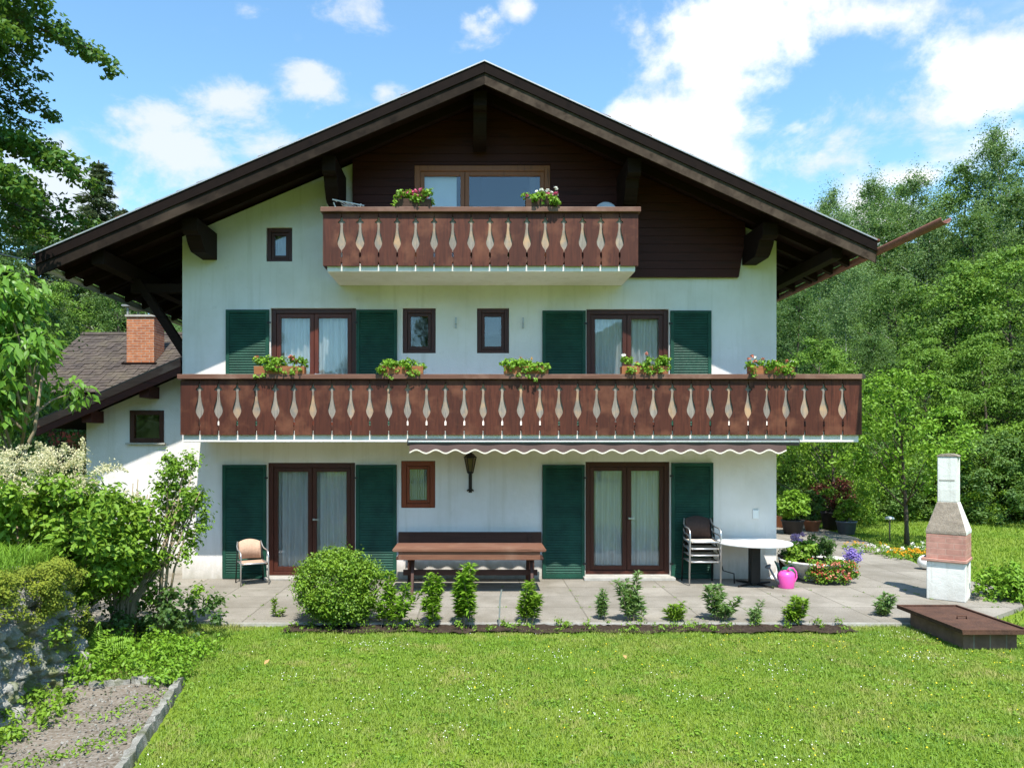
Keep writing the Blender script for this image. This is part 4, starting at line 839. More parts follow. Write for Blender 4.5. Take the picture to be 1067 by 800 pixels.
# ---------------------------------------------------------------- stone retaining wall
def vnoise(Y, Z, rng):
    out = np.zeros(Y.shape)
    for f, a in ((7, .045), (15, .03), (34, .018), (70, .009)):
        g = rng.normal(0, 1, (int(5.3 * f) + 4, int(1.6 * f) + 4)); u, v = (Y + 5.1) * f, np.clip(Z, 0, 1.5) * f * .6; i, j = u.astype(int), v.astype(int); fu, fv = u - i, v - j; fu, fv = fu * fu * (3 - 2 * fu), fv * fv * (3 - 2 * fv)
        out += a * ((g[i, j] * (1 - fu) + g[i + 1, j] * fu) * (1 - fv) + (g[i, j + 1] * (1 - fu) + g[i + 1, j + 1] * fu) * fv)
    return out
def make_stone_wall():
    t = thing('retaining_wall', 'old mossy stone retaining wall holding the raised bank at the left', 'wall', (-4.3, -5.4, -.1)); rng = rs(11)
    ys = np.linspace(0, -5.0, 420); zs = np.linspace(0, 1, 110); Y, Zt = np.meshgrid(ys, zs)
    cs = np.stack([rng.uniform(-5.2, .2, 150), rng.uniform(-.1, 1.5, 150)], 1); amp = rng.uniform(.0, .07, 150)
    top = 1.27 + .05 * np.sin(Y * 2.3) + .03 * np.sin(Y * 7.1)
    Z = Zt * top; P = np.stack([Y.ravel(), Z.ravel() * 1.5], 1); cs2 = cs * np.array([1, 1.5])
    dd = np.sqrt(((P[:, None] - cs2[None]) ** 2).sum(2)); o = np.argsort(dd, 1)[:, :2]; d1 = np.take_along_axis(dd, o, 1); edge = (d1[:, 1] - d1[:, 0]).reshape(Y.shape); a = amp[o[:, 0]].reshape(Y.shape)
    disp = np.minimum(edge, .10) * .75 + a * (edge > .01) + rng.normal(0, .004, Y.shape) + .03 * np.sin(Y * 3 + Z * 4) + vnoise(Y, Z, rng)
    X = disp - .42 * Zt + .10 - .25 * np.clip((Zt - .93) / .07, 0, 1) ** 2
    X = X - .5 * np.clip((Y + .22) / .22, 0, 1) ** 2                      # rounds off at the far end
    V = np.stack([X, Y, Z + .05 * np.clip((Zt - .93) / .07, 0, 1)], 2).reshape(-1, 3); i = np.arange(V.shape[0]).reshape(Y.shape)
    Fc = np.stack([i[:-1, :-1], i[1:, :-1], i[1:, 1:], i[:-1, 1:]], 2).reshape(-1, 4); link('stonework', npmesh('stonework', V, Fc), 'wall_stone', t, False)
    MB().box(-.62, -.2, -5, -.25, .2, 1.22).build('core', 'wall_stone', t)
    cen = []
    for k in range(150):
        y = rng.uniform(-4.2, -.1); z = 1.3 - abs(rng.normal(0, .05)) if rng.random() < .5 else rng.uniform(.15, 1.25)
        if z < 1.1 and rng.random() < .45 and y > -1.2: continue
        cen.append((.02 + .05 * (z < 1.2) - .25 * (z > 1.2) * rng.random(), y, z))
    for c0 in ((.03, -.75, 1.15), (.04, -.8, .95), (.0, -1.5, 1.2), (.05, -.7, 1.25)):
        for k in range(14): cen.append((c0[0] + rng.normal(0, .03), c0[1] + rng.normal(0, .09), c0[2] + rng.normal(0, .07)))
    P, Nn = clump_pts(cen, .085, 90, rng, .8, .3); tag(leaf_obj('moss', 'moss', leaf_arrays(P, Nn + np.array([.6, -.2, .3]), .03, .018, rng), t), kind='stuff')
    cen = np.stack([rng.uniform(0, .12, 20), rng.uniform(-4, -.3, 20), rng.uniform(.1, .7, 20)], 1); P, Nn = clump_pts(cen, .12, 26, rng, 1); tag(leaf_obj('weeds', 'leaf_shrub', leaf_arrays(P, Nn + np.array([.5, -.3, .2]), .06, .035, rng), t), kind='stuff')
make_stone_wall()

# ---------------------------------------------------------------- lawn blades, flowers
def pip(X, Y, poly):
    ins = np.zeros(X.shape, bool); n = len(poly)
    for i in range(n):
        (x1, y1), (x2, y2) = poly[i], poly[(i + 1) % n]; c = ((y1 > Y) != (y2 > Y)) & (X < (x2 - x1) * (Y - y1) / (y2 - y1 + 1e-12) + x1); ins ^= c
    return ins
def blades(P, h, w, rng, lean=.45):
    n = len(P); a = rng.uniform(0, 2 * math.pi, n); d = np.stack([np.cos(a), np.sin(a), np.zeros(n)], 1); b = np.stack([-d[:, 1], d[:, 0], np.zeros(n)], 1)
    hh = (h * rng.uniform(.55, 1.35, n))[:, None]; ww = (w * rng.uniform(.7, 1.3, n))[:, None]; ln = hh * rng.uniform(.1, lean * 2, (n, 1))
    V = np.stack([P - b * ww, P + b * ww, P + d * ln * .45 + b * ww * .7 + np.array([0, 0, .62]) * hh, P + d * ln * .45 - b * ww * .7 + np.array([0, 0, .62]) * hh, P + d * ln * 1.3 + np.array([0, 0, 1.]) * hh], 1).reshape(-1, 3)
    i = np.arange(n)[:, None] * 5; Fc = np.concatenate([i + np.array([[0, 1, 2]]), i + np.array([[0, 2, 3]]), i + np.array([[3, 2, 4]])], 1).reshape(-1, 3); return V, Fc
def make_lawn():
    r = rs(21); Z0 = -.066
    def free(X, Y):
        k = ~pip(X, Y, TERR) & ~pip(X, Y, GP) & ~((X > -2.5) & (X < 5.0) & (Y > -3.60 + .04 * np.sin(X * 2.3) + .05 * np.sin(X * 5) + .03 * np.sin(X * 13))) & ~((np.abs(X - 6.32) < .34) & (np.abs(Y + 3.9) < .62))
        xk = -3.06 + (Y + 5.9) / -3.7 * .64; k &= ~((Y < -5.85) & (X < xk + .07)); k &= ~((X < -5.9) | ((X < -4.25) & (Y < -5.0))); return k
    def scat(n, x0, x1, y0, y1, pw=None):
        X = r.uniform(x0, x1, n); Y = r.uniform(y0, y1, n); m = free(X, Y); return X[m], Y[m]
    arr = []
    X, Y = scat(400000, -5.9, 9.5, -9.0, -3.25); d = Y + D; vis = (np.abs((X / d * F + VX) - 533) < 640) ; X, Y = X[vis], Y[vis]
    n_ = .5 + .5 * np.sin(X * 1.7 + 1.3 * np.sin(Y * 1.1)) * np.sin(Y * 2.1 + np.sin(X * .9)); P = np.stack([X, Y, np.full(len(X), Z0)], 1)
    h = .026 + .016 * n_; h = h * 1.0; h = np.where((X < -3.2) & (Y > -5.9), h * 2.2, h); arr.append(blades(P, h, .0034, r, .6))
    tag(leaf_obj('lawn_grass', 'grass_blade', arr), kind='stuff')
    X, Y = scat(130000, 5.0, 26, -3.3, 12); P = np.stack([X, Y, np.full(len(X), Z0)], 1); far = leaf_obj('back_lawn_grass', 'grass_far', [blades(P, .06, .009, r, .6)]); tag(far, kind='stuff')
    # daisies and clover in drifts
    cen = np.stack([r.uniform(-3.0, 6.5, 42), r.uniform(-8.3, -3.9, 42)], 1); k = r.integers(0, 26, 620); X = cen[k, 0] + r.normal(0, .22, 620); Y = cen[k, 1] + r.normal(0, .15, 620)
    X = np.concatenate([X, r.uniform(-4, 8, 230)]); Y = np.concatenate([Y, r.uniform(-8.5, -3.8, 230)]); m = free(X, Y); P = np.stack([X[m], Y[m], np.full(m.sum(), -.022) + r.uniform(-.015, .01, m.sum())], 1)
    Nn = np.tile([0, -.5, 1.], (len(P), 1)) + r.normal(0, .3, (len(P), 3)); w_ = r.random(len(P)) < .85
    tag(leaf_obj('lawn_daisies', 'petal_white', leaf_arrays(P[w_], Nn[w_], .012, .012, r, fold=.0)), kind='stuff')
    X, Y = r.uniform(0, 8, 420), r.uniform(-8.5, -3.9, 420); m = free(X, Y) & (r.random(420) < np.clip((X + 1) / 7, .1, 1)); P = np.stack([X[m], Y[m], np.full(m.sum(), -.012)], 1)
    tag(leaf_obj('lawn_buttercups', 'petal_buttercup', leaf_arrays(P, np.tile([0, -.5, 1.], (len(P), 1)) + r.normal(0, .3, (len(P), 3)), .016, .016, r, fold=0)), kind='stuff')
    # broad weeds in the turf
    X, Y = scat(2600, -4, 8, -9, -3.9); c_ = np.stack([X, Y, np.full(len(X), -.045)], 1); P, Nn = clump_pts(c_, .05, 7, r, .25, 1.5); tag(leaf_obj('turf_weeds', 'leaf_shrub', leaf_arrays(P, Nn, .035, .022, r)), kind='stuff')
    # tall grass on the bank
    X = r.uniform(-8, -4.45, 26000); Y = r.uniform(-9, -3.6, 26000); Z = bank_h(X, Y); m = Z > .7; P = np.stack([X, Y, Z], 1)[m]; tag(leaf_obj('bank_grass', 'leaf_fresh', [blades(P, .17, .006, r, .7)]), kind='stuff')
make_lawn()
for px, py, lb, s_ in ((278, 690, 'curled dry orange leaf lying on the left of the lawn', 1), (651, 685, 'dry orange leaf lying in the middle of the lawn', 2)):
    r = rs(s_); x, y = gp(px, py); o = leaf_obj('fallen_leaf', 'dry_leaf', leaf_arrays(np.array([[0, 0, .01]]), np.array([[.2, -.4, .9]]), .085, .05, r)); o.location = (x, y, .0); tag(o, lb, 'leaf', 'fallen leaves on the lawn')
# weeds: wall base, path
def plantobj(name, label, cat, loc, leaf, cen, cr, per, ll, lw, seed, group=None, stems=None, stemmat='bark', droop=.1, up=.6):
    t = thing(name, label, cat, loc, 0, group); r = rs(seed); P, Nn = clump_pts(cen, cr * 1.15, per, r, .9, up, .5, True); leaf_obj('foliage', leaf, leaf_arrays(P, Nn, ll, lw, r, droop=droop), t)
    m = MB()
    for pts, rr_ in (stems or []): m.tube(pts, rr_, 7)
    if stems: m.build('stem', stemmat, t, True)
    return t
r = rs(31)
wc = np.stack([r.uniform(-4.3, -3.1, 120), r.uniform(-6.0, -4.6, 120), r.uniform(0, .24, 120)], 1); wc[:, 2] *= np.clip((-3.0 - wc[:, 0]) / 1.1, .2, 1)
P, Nn = clump_pts(wc, .15, 46, r, .9, .3); tag(leaf_obj('wall_weeds', 'leaf_fresh', [leaf_arrays(P, Nn, r.uniform(.03, .075, len(P)), .032, r)]), kind='stuff')
gc = np.array([gp(x, y) for x, y in ((105, 745), (62, 785), (130, 760), (85, 780), (40, 755), (112, 770), (150, 735), (160, 725), (30, 795))]); gc = np.concatenate([gc, np.full((len(gc), 1), 0.0)], 1)
P, Nn = clump_pts(np.concatenate([gc, gc + np.array([.12, .08, 0]) , gc + np.array([-.16, -.05, 0])]), .13, 20, r, .25); tag(leaf_obj('path_weeds', 'leaf_shrub', [leaf_arrays(P, Nn, r.uniform(.02, .055, len(P)), .022, r)]), kind='stuff')
gx = np.stack([r.uniform(-4.3, -2.5, 1500), r.uniform(-9, -5.95, 1500), np.full(1500, -.028)], 1); gx = gx[pip(gx[:, 0], gx[:, 1], GP)]; P, Nn = gx, r.normal(size=gx.shape) + np.array([0, 0, 1.5]); tag(leaf_obj('path_pebbles', 'kerb_stone', leaf_arrays(P, Nn, .03, .026, r, fold=-.3)), kind='stuff')
bw = np.stack([r.uniform(-2.5, 5.0, 90), r.uniform(-3.72, -3.36, 90), r.uniform(-.03, .05, 90)], 1); bw = np.concatenate([bw, bw[::3] + r.normal(0, .05, (30, 3)) * np.array([1, .4, .3])]); P, Nn = clump_pts(bw, .08, 17, r, .9, .4, .5, True); tag(leaf_obj('bed_weeds', 'leaf_shrub', leaf_arrays(P, Nn, r.uniform(.02, .06, len(P)), .018, r)), kind='stuff')
jx = np.concatenate([np.stack([np.round(r.uniform(-5, 8, 70) / .8) * .8, r.uniform(-3.2, -.4, 70)], 1), np.stack([r.uniform(-5, 8, 70), np.round(r.uniform(-3.2, -.5, 70) / .8) * .8], 1)]); jx = np.concatenate([jx, np.full((140, 1), .006)], 1); P, Nn = clump_pts(jx, .035, 9, r, .5); tag(leaf_obj('joint_weeds', 'leaf_shrub', leaf_arrays(P, Nn, .03, .010, r)), kind='stuff')
pw = np.stack([r.uniform(-4.25, -3.75, 60), r.uniform(-8.2, -6.1, 60), r.uniform(-.02, .12, 60)], 1); P, Nn = clump_pts(pw, .12, 26, r, .6, .5, .5, True); tag(leaf_obj('path_edge_weeds', 'leaf_shrub', leaf_arrays(P, Nn, r.uniform(.025, .07, len(P)), .028, r)), kind='stuff')
# fern
t = thing('fern', 'fern with two narrow arching fronds at the foot of the tall shrub', 'fern', (*gp(100, 692), .0)); r = rs(33); arr = []
for a, ln, el in ((1.2, .75, 1.1), (.5, .7, .7), (2.3, .6, .9), (-.4, .55, .6)):
    s_ = np.linspace(.05, 1, 17); px = ln * s_ * math.cos(a) * math.cos(el) ; py = -abs(ln * s_ * math.sin(a) * math.cos(el)) * .5; pz = ln * s_ * math.sin(el) - .35 * ln * s_ ** 2
    c = np.stack([px, py, pz + .1], 1); tn = np.gradient(c, axis=0); sd = nrm(np.cross(tn, np.array([[0, -1., .4]])))
    for q in (-1, 1): L_ = .13 * (1.1 - s_); P = c + sd * (q * L_ * .5)[:, None]; arr.append(leaf_arrays(P, np.tile([0, -1., .6], (17, 1)), L_, .018, r, T=sd * q))
leaf_obj('frond', 'leaf_fresh', arr, t)

# ---------------------------------------------------------------- shrubs by the terrace
def ball_pts(n, rx, ry, rz, zc, r, lo=.55):
    u = nrm(r.normal(size=(n, 3))); return u * (r.uniform(lo, 1, (n, 1))) * np.array([rx, ry, rz]) + np.array([0, 0, zc])
x, y = gp(353, 652, -.03); r = rs(41)
c = ball_pts(600, .56, .5, .50, .53, r, .72); c[:, :2] *= (1 + .10 * np.sin(c[:, 2:3] * 7 + c[:, :1] * 5) + .07 * np.sin(c[:, :1] * 11 + 1)); c[:, 0] *= 1 + .05 * np.sin(c[:, 2] * 9); c = c[c[:, 2] > .03]
plantobj('box_shrub', 'large rounded bright green box shrub in the bed before the left patio door', 'shrub', (x, y + .1, -.03), 'leaf_box', c, .12, 62, .036, .022, 41, None, [([(0, 0, 0), (.05, 0, .25), (.2, 0, .6)], [.03, .02, .01]), ([(0, 0, 0), (-.1, .05, .3), (-.25, .1, .6)], [.03, .02, .01])])
GS = 'young plants in the soil bed'
def spire(px, py, h_px, w_px, leaf, label, seed, ll=.075, lw=.026, n=None, name='border_plant'):
    x, y = gp(px, py, -.03); sc = F / (y + D); h, w = h_px / sc, w_px / sc; t = thing(name, label, 'plant', (x, y, -.035), 0, GS); r = rs(seed); ns = n or max(4, int(w / .05)); m = MB(); arr = []
    for k in range(ns):
        bx, by = r.normal(0, w * .13), r.normal(0, w * .10); tx, ty = bx + r.normal(0, w * .23), by + r.normal(0, w * .2); hh = h * r.uniform(.45, 1.0) if k else h
        m.tube([(bx, by, 0), ((bx + tx) / 2, (by + ty) / 2, hh * .55), (tx, ty, hh * .96)], [.006, .005, .003], 5)
        q = int(26 + hh * 130); s_ = r.uniform(.12, 1, q) ** .8; a = r.uniform(0, 2 * math.pi, q); out = np.stack([np.cos(a), np.sin(a), r.uniform(.1, .8, q)], 1)
        c = np.stack([bx + (tx - bx) * s_, by + (ty - by) * s_, hh * s_], 1); L_ = ll * (1.15 + .55 * np.sin(s_ * 3.0)); P = c + nrm(out) * (L_ * .55)[:, None]; arr.append(leaf_arrays(P, np.cross(np.cross(out, [0, 0, 1.]), out) + r.normal(0, .25, (q, 3)), L_, lw * 1.25, r, T=out, droop=.15))
    m.build('stem', 'bark_pale', t); leaf_obj('foliage', leaf, arr, t)
spire(407, 652, 54, 42, 'leaf_fresh', 'bushy light green plant touching the right side of the box shrub', 51)
spire(450, 652, 54, 27, 'leaf_fresh', 'narrow bright green plant in front of the left table legs', 52)
spire(483, 652, 65, 33, 'leaf_fresh', 'tallest leafy plant of the bed, before the middle of the wooden table', 53, .09, .032)
spire(549, 650, 44, 27, 'leaf_shrub', 'medium leafy plant before the right end of the wooden table', 54)
spire(628, 647, 33, 16, 'leaf_grey', 'thin pale seedling under the right patio door', 55, .06, .02)
spire(657, 649, 52, 34, 'leaf_grey', 'tall grey green plant with many stems before the right patio door', 56, .07, .024)
spire(703, 649, 20, 26, 'leaf_shrub', 'low fresh tuft in the bed in front of the chair stack', 57, .07, .02)
spire(751, 648, 39, 27, 'leaf_grey', 'dense pale green plant in the bed below the bent metal rod', 58)
spire(788, 650, 24, 22, 'leaf_grey', 'feathery low plant in the bed before the round table', 59, .06, .012)
spire(825, 650, 28, 28, 'leaf_shrub', 'short leafy plant in the bed below the pink watering can', 60)
spire(921, 643, 25, 28, 'leaf_grey', 'reddish tipped plant at the terrace edge beside the rusty cover', 61, .06, .025)
spire(290, 644, 22, 14, 'leaf_shrub', 'tiny sprig at the terrace edge left of the box shrub', 62, .05, .02, 2)
x, y = gp(520, 652, -.03); o = MB().box(-.011, .011, -.004, .004, 0, .36).prism([(-.012, .36), (.012, .36), (.028, .50), (.008, .50)], -.003, .003, 'Y').build('plant_marker', 'zinc'); o.location = (x, y, -.03); o.rotation_euler = (0, rad(2), 0); tag(o, 'thin pale metal plant marker stuck in the soil bed', 'plant marker')

# shrubs on the left bank
r = rs(61)
def bz(x, y): return float(bank_h(np.array([x]), np.array([y]))[0])
c = np.concatenate([np.stack([r.uniform(-1.6, 1.1, 270), r.uniform(-.7, .6, 270), r.uniform(.1, 1.15, 270)], 1)]); c[:, 2] *= (1 - .25 * (c[:, 0] / 1.3) ** 2)
t = plantobj('leafy_shrub', 'broad light green leafy shrub with cream plumes on top of the bank', 'shrub', (-5.15, -4.75, .85), 'leaf_shrub', c, .19, 60, .10, .05, 62, None, [([(x_, y_, 0), (x_ * 1.2, y_, .7)], [.014, .008]) for x_, y_ in ((-1, 0), (-.6, .2), (-.2, -.1), (.2, .1), (.5, 0))], 'bark_pale')
arr = []; rr_ = rs(63)
for k in range(120):
    x_ = rr_.uniform(-1.7, .8); z_ = rr_.uniform(.95, 1.42); base = np.array([x_, rr_.uniform(-.5, .4), z_]); dr = nrm(np.array([[rr_.normal(.35, .5), rr_.normal(-.15, .3), .5]]))[0]; ln = rr_.uniform(.25, .48); n = 150; s_ = rr_.uniform(0, 1, n)
    off = rr_.normal(size=(n, 3)) * (.052 * (1.05 - s_))[:, None]; P = base + dr * (s_ * ln)[:, None] + off - np.array([0, 0, 1]) * (s_ ** 2 * .16)[:, None]; arr.append(leaf_arrays(P, rr_.normal(size=(n, 3)), .034, .013, rr_))
leaf_obj('plume', 'plume', arr, t)
# tall shrub near the end of the stone wall
x, y = gp(128, 668, -.05); r = rs(64)
c = np.concatenate([np.stack([r.normal(-.25, .42, 130), r.normal(.1, .28, 130), r.uniform(.55, 1.8, 130)], 1), np.stack([r.normal(.60, .13, 40), r.normal(.2, .15, 40), r.uniform(1.5, 2.35, 40)], 1), np.stack([r.normal(.78, .08, 22), r.normal(.2, .12, 22), r.uniform(1.1, 1.9, 22)], 1), np.stack([r.normal(.3, .15, 22), r.normal(.1, .15, 22), r.uniform(.5, 1.6, 22)], 1)])
st = []
for k in range(22):
    a = r.uniform(-1, 1); tx_ = a * .8 + .15; st.append(([(a * .1, r.normal(0, .05), -.05), (a * .18 + r.normal(0, .05), 0, .5), (tx_ * .65, .1, 1.1), (tx_ * 1.0, .15, r.uniform(1.5, 2.1))], [.028, .02, .013, .006]))
st += [([(.4, .1, 0), (.45, .12, .9), (.62, .15, 1.9)], [.03, .024, .012]), ([(.43, .12, 0), (.52, .14, 1.0), (.7, .2, 2.2)], [.022, .018, .01]), ([(.45, .12, 0), (.6, .14, .9), (.85, .2, 1.7)], [.02, .014, .006]), ([(.5, .12, 1.2), (.5, .2, 2.3)], [.014, .005])]
plantobj('garden_shrub', 'tall multi stemmed shrub with bare pale stems at the left corner of the terrace', 'shrub', (x, y, -.05), 'leaf_shrub', c, .15, 50, .062, .036, 65, None, st, 'bark_pale')
c = np.stack([r.normal(0, .45, 60), r.normal(0, .3, 60), r.uniform(.1, .6, 60)], 1)
plantobj('undergrowth_shrub', 'low dark leafy shrub spilling over the foot of the tall shrub', 'shrub', (x + .35, y + .25, -.05), 'leaf_dark', c, .14, 40, .07, .045, 66)
# right edge shrub
x, y = gp(1062, 640, -.05); r = rs(67); c = np.concatenate([ball_pts(110, .75, .5, .42, .25, r, .2)]); c = c[c[:, 2] > 0]
plantobj('ground_shrub', 'low spreading green shrub right of the grill behind the rusty cover', 'shrub', (x + .55, y + .9, -.05), 'leaf_fresh', c, .13, 44, .075, .04, 68)

# ---------------------------------------------------------------- trees
def tree_meshes(seed, Hh, R, base, nclump, per, cr, ll, lw, leaf, bark, tr=.16, profile='round', limbs=16, up=.6, lean=0.0, flat=.7, lobes=.25, droop=.1):
    r = rs(seed); t = r.uniform(.02, 1, nclump); ang = r.uniform(0, 2 * math.pi, nclump); ph = r.uniform(0, 6, 3)
    if profile == 'round': pr = np.sin(np.pi * (t ** .85 * .86 + .12)) ** .7
    elif profile == 'tall': pr = np.sin(np.pi * (t ** .75 * .9 + .09)) ** .8 * (1 - .25 * t)
    else: pr = np.sqrt(np.clip(1 - (t * .98) ** 2.2, 0, 1)) * .9 + .1
    lob = 1 + lobes * np.sin(ang * 3 + ph[0] + t * 5) + lobes * .7 * np.sin(ang * 5 + ph[1] - t * 9)
    rad_ = R * pr * lob * r.uniform(.25, 1, nclump) ** .45; cz = base + (Hh - base) * t
    wob = lambda z: np.stack([lean * z + .25 * np.sin(z * .5 + ph[2]) * z / Hh, .2 * np.sin(z * .4 + ph[0]) * z / Hh], -1)
    w = wob(cz); cen = np.stack([w[:, 0] + rad_ * np.cos(ang), w[:, 1] + rad_ * np.sin(ang), cz + r.normal(0, cr * .3, nclump)], 1)
    P, Nn = clump_pts(cen, cr * r.uniform(.55, 1.5, nclump), per, r, flat, up, .5, True)
    crown = npmesh('crown', *leaf_arrays(P, Nn, ll, lw, r, droop=droop)); crown.materials.append(MATS[leaf])
    m = MB(); zz = np.linspace(0, Hh * .9, 9); pw = wob(zz); m.tube([(pw[k, 0], pw[k, 1], zz[k]) for k in range(9)], [tr * (1.25 if k == 0 else 1) * (1 - .88 * k / 8) for k in range(9)], 9)
    for k in r.choice(nclump, min(limbs, nclump), replace=False):
        c = cen[k]; z0 = max(base * .6, c[2] - .55 * math.hypot(c[0], c[1]) - .5); p0 = wob(np.array([z0]))[0]; a = tr * .42 * (1 - .6 * z0 / Hh); mid = ((p0[0] * .45 + c[0] * .55), (p0[1] * .45 + c[1] * .55), z0 * .4 + c[2] * .6); m.tube([(p0[0], p0[1], z0), mid, tuple(c)], [a, a * .6, a * .2], 5)
    me = bpy.data.meshes.new('trunk'); me.from_pydata(m.v, [], m.f); me.materials.append(MATS[bark]); me.polygons.foreach_set('use_smooth', [True] * len(me.polygons)); return me, crown
def place_tree(ms, name, label, loc, rot=0, sc=1.0, group=None):
    t = thing(name, label, 'tree', loc, rot, group); t.scale = sc if isinstance(sc, tuple) else (sc,) * 3
    for me in ms:
        o = bpy.data.objects.new(me.name, me); C.objects.link(o); o.parent = t
    return t
V_ = {
 'forest_a': tree_meshes(101, 14, 3.4, 1.2, 270, 150, .78, .125, .075, 'leaf_forest', 'bark', .2, 'round', 20, .45, 0, .75, .35),
 'forest_b': tree_meshes(102, 15, 3.0, 1.5, 270, 150, .75, .125, .075, 'leaf_dark', 'bark', .2, 'round', 20, .45, 0, .75, .35),
 'birch_a': tree_meshes(103, 15, 2.6, 2.0, 260, 140, .60, .10, .06, 'leaf_birch', 'bark_birch', .14, 'tall', 40, .15, .02, 1.35, .45),
 'birch_b': tree_meshes(104, 16, 2.4, 2.2, 230, 140, .58, .10, .06, 'leaf_birch', 'bark_birch', .13, 'tall', 40, .15, -.03, 1.4, .5),
 'fresh_a': tree_meshes(105, 9, 2.8, .3, 210, 150, .62, .115, .07, 'leaf_fresh2', 'bark', .14, 'round', 18, .8, 0, .5),
 'bush_a': tree_meshes(106, 3.6, 2.0, .0, 190, 120, .38, .095, .06, 'leaf_shrub', 'bark', .06, 'dome', 14, .6),
 'bush_b': tree_meshes(107, 3.2, 1.9, .0, 180, 120, .38, .09, .055, 'leaf_forest', 'bark', .06, 'dome', 14, .6),
}
def ground_rise(x, y): return max(0, (y - 26) / 120) ** 1.2 * 26 + max(0, (x - 24) / 120) ** 1.2 * 22 - .065
rr = random.Random(77)
LB = {'forest_a': 'broad mid green deciduous tree in the dense wood behind the right lawn', 'forest_b': 'dark green deciduous tree in the dense wood behind the right lawn', 'birch_a': 'pale green birch with thin white trunk in the wood on the right', 'birch_b': 'slim loose crowned birch in the wood on the right', 'fresh_a': 'layered fresh green small tree at the edge of the wood on the right', 'bush_a': 'light green bush at the foot of the wood behind the back lawn', 'bush_b': 'deep green bush at the foot of the wood behind the back lawn'}
def wood_tree(kind, px, d, ytop, label=None, wide=1.0):
    x = (px - VX) / F * d; y = d - D; z = ground_rise(x, y); want = H + (VY - ytop) / F * d - z; h0 = {'forest_a': 14, 'forest_b': 15, 'birch_a': 15, 'birch_b': 16, 'fresh_a': 9, 'bush_a': 3.6, 'bush_b': 3.2}[kind]; s_ = want / h0 * .97
    nm = 'bush' if 'bush' in kind else 'birch_tree' if 'birch' in kind else 'deciduous_tree'
    q = place_tree(V_[kind], nm, label or LB[kind], (x, y, z - .1), rr.uniform(0, 6.28), (s_ ** .6 * wide, s_ ** .6 * wide, s_), 'bushes below the wood' if 'bush' in kind else 'trees of the wood on the right')
    if 'bush' in kind: q['category'] = 'bush'
    return q
for k, px, d, yt, wd in [('forest_b', 838, 50, 215, 1.2), ('birch_a', 872, 46, 190, 1.1), ('birch_b', 905, 44, 185, 1.1), ('forest_a', 930, 50, 190, 1.2), ('birch_b', 962, 45, 178, 1.2), ('forest_a', 1000, 44, 172, 1.1), ('birch_a', 1048, 42, 128, 1.0), ('forest_b', 1085, 46, 150, 1.2), ('forest_a', 1120, 44, 160, 1.2), ('forest_b', 1165, 46, 140, 1.2), ('forest_b', 795, 50, 270, 1.1),
                         ('birch_a', 850, 37, 235, 1.0), ('birch_b', 890, 36, 215, 1.0), ('forest_b', 925, 38, 225, 1.0), ('birch_a', 968, 36, 205, 1.0), ('forest_b', 1020, 35, 215, 1.0), ('forest_b', 1070, 36, 185, 1.0), ('forest_a', 1115, 36, 190, 1.0),
                         ('forest_b', 830, 31, 300, .9), ('birch_b', 880, 31, 275, .9), ('forest_a', 935, 31, 285, .9), ('fresh_a', 1000, 30, 270, 1.0), ('fresh_a', 1055, 29, 255, 1.0), ('forest_a', 1110, 30, 250, .9), ('forest_a', 775, 33, 330, .9),
                         ('fresh_a', 850, 27.5, 350, .9), ('forest_b', 905, 28, 345, .9), ('fresh_a', 965, 27, 350, .9), ('fresh_a', 1025, 26.5, 345, .9), ('forest_b', 1080, 26.5, 350, .9), ('fresh_a', 1140, 27, 340, .9)]:
    wood_tree(k, px, d, yt, None, wd)
for k, px, d, yt, wd in [('bush_b', 822, 25, 440, 1.0), ('bush_a', 862, 25, 455, 1.0), ('bush_b', 905, 25.5, 450, 1.1), ('bush_a', 985, 25, 465, 1.0), ('bush_b', 1030, 24.5, 450, 1.1), ('bush_a', 1072, 24.5, 440, 1.1), ('bush_b', 1115, 24, 440, 1.1), ('bush_b', 945, 25.3, 470, 1.1), ('bush_a', 790, 26, 450, 1.1)]:
    wood_tree(k, px, d, yt, None, wd)
# single trees right
ms = tree_meshes(120, 4.2, 1.45, 1.5, 130, 80, .36, .10, .055, 'leaf_fresh', 'bark', .055, 'round', 16, .5)
x, y = gp(945, 566); place_tree(ms, 'fruit_tree', 'young fruit tree with bright yellow green crown standing on the back lawn', (x, y, -.06), .6, (1, 1, 1.02))
ms = tree_meshes(121, 4.0, 1.9, .9, 150, 80, .42, .10, .05, 'leaf_shrub', 'bark', .06, 'round', 16, .5)
x, y = gp(878, 552); place_tree(ms, 'fruit_tree', 'spreading low fruit tree behind the potted plants', (x, y + .4, -.06), 2.1, 1.0)
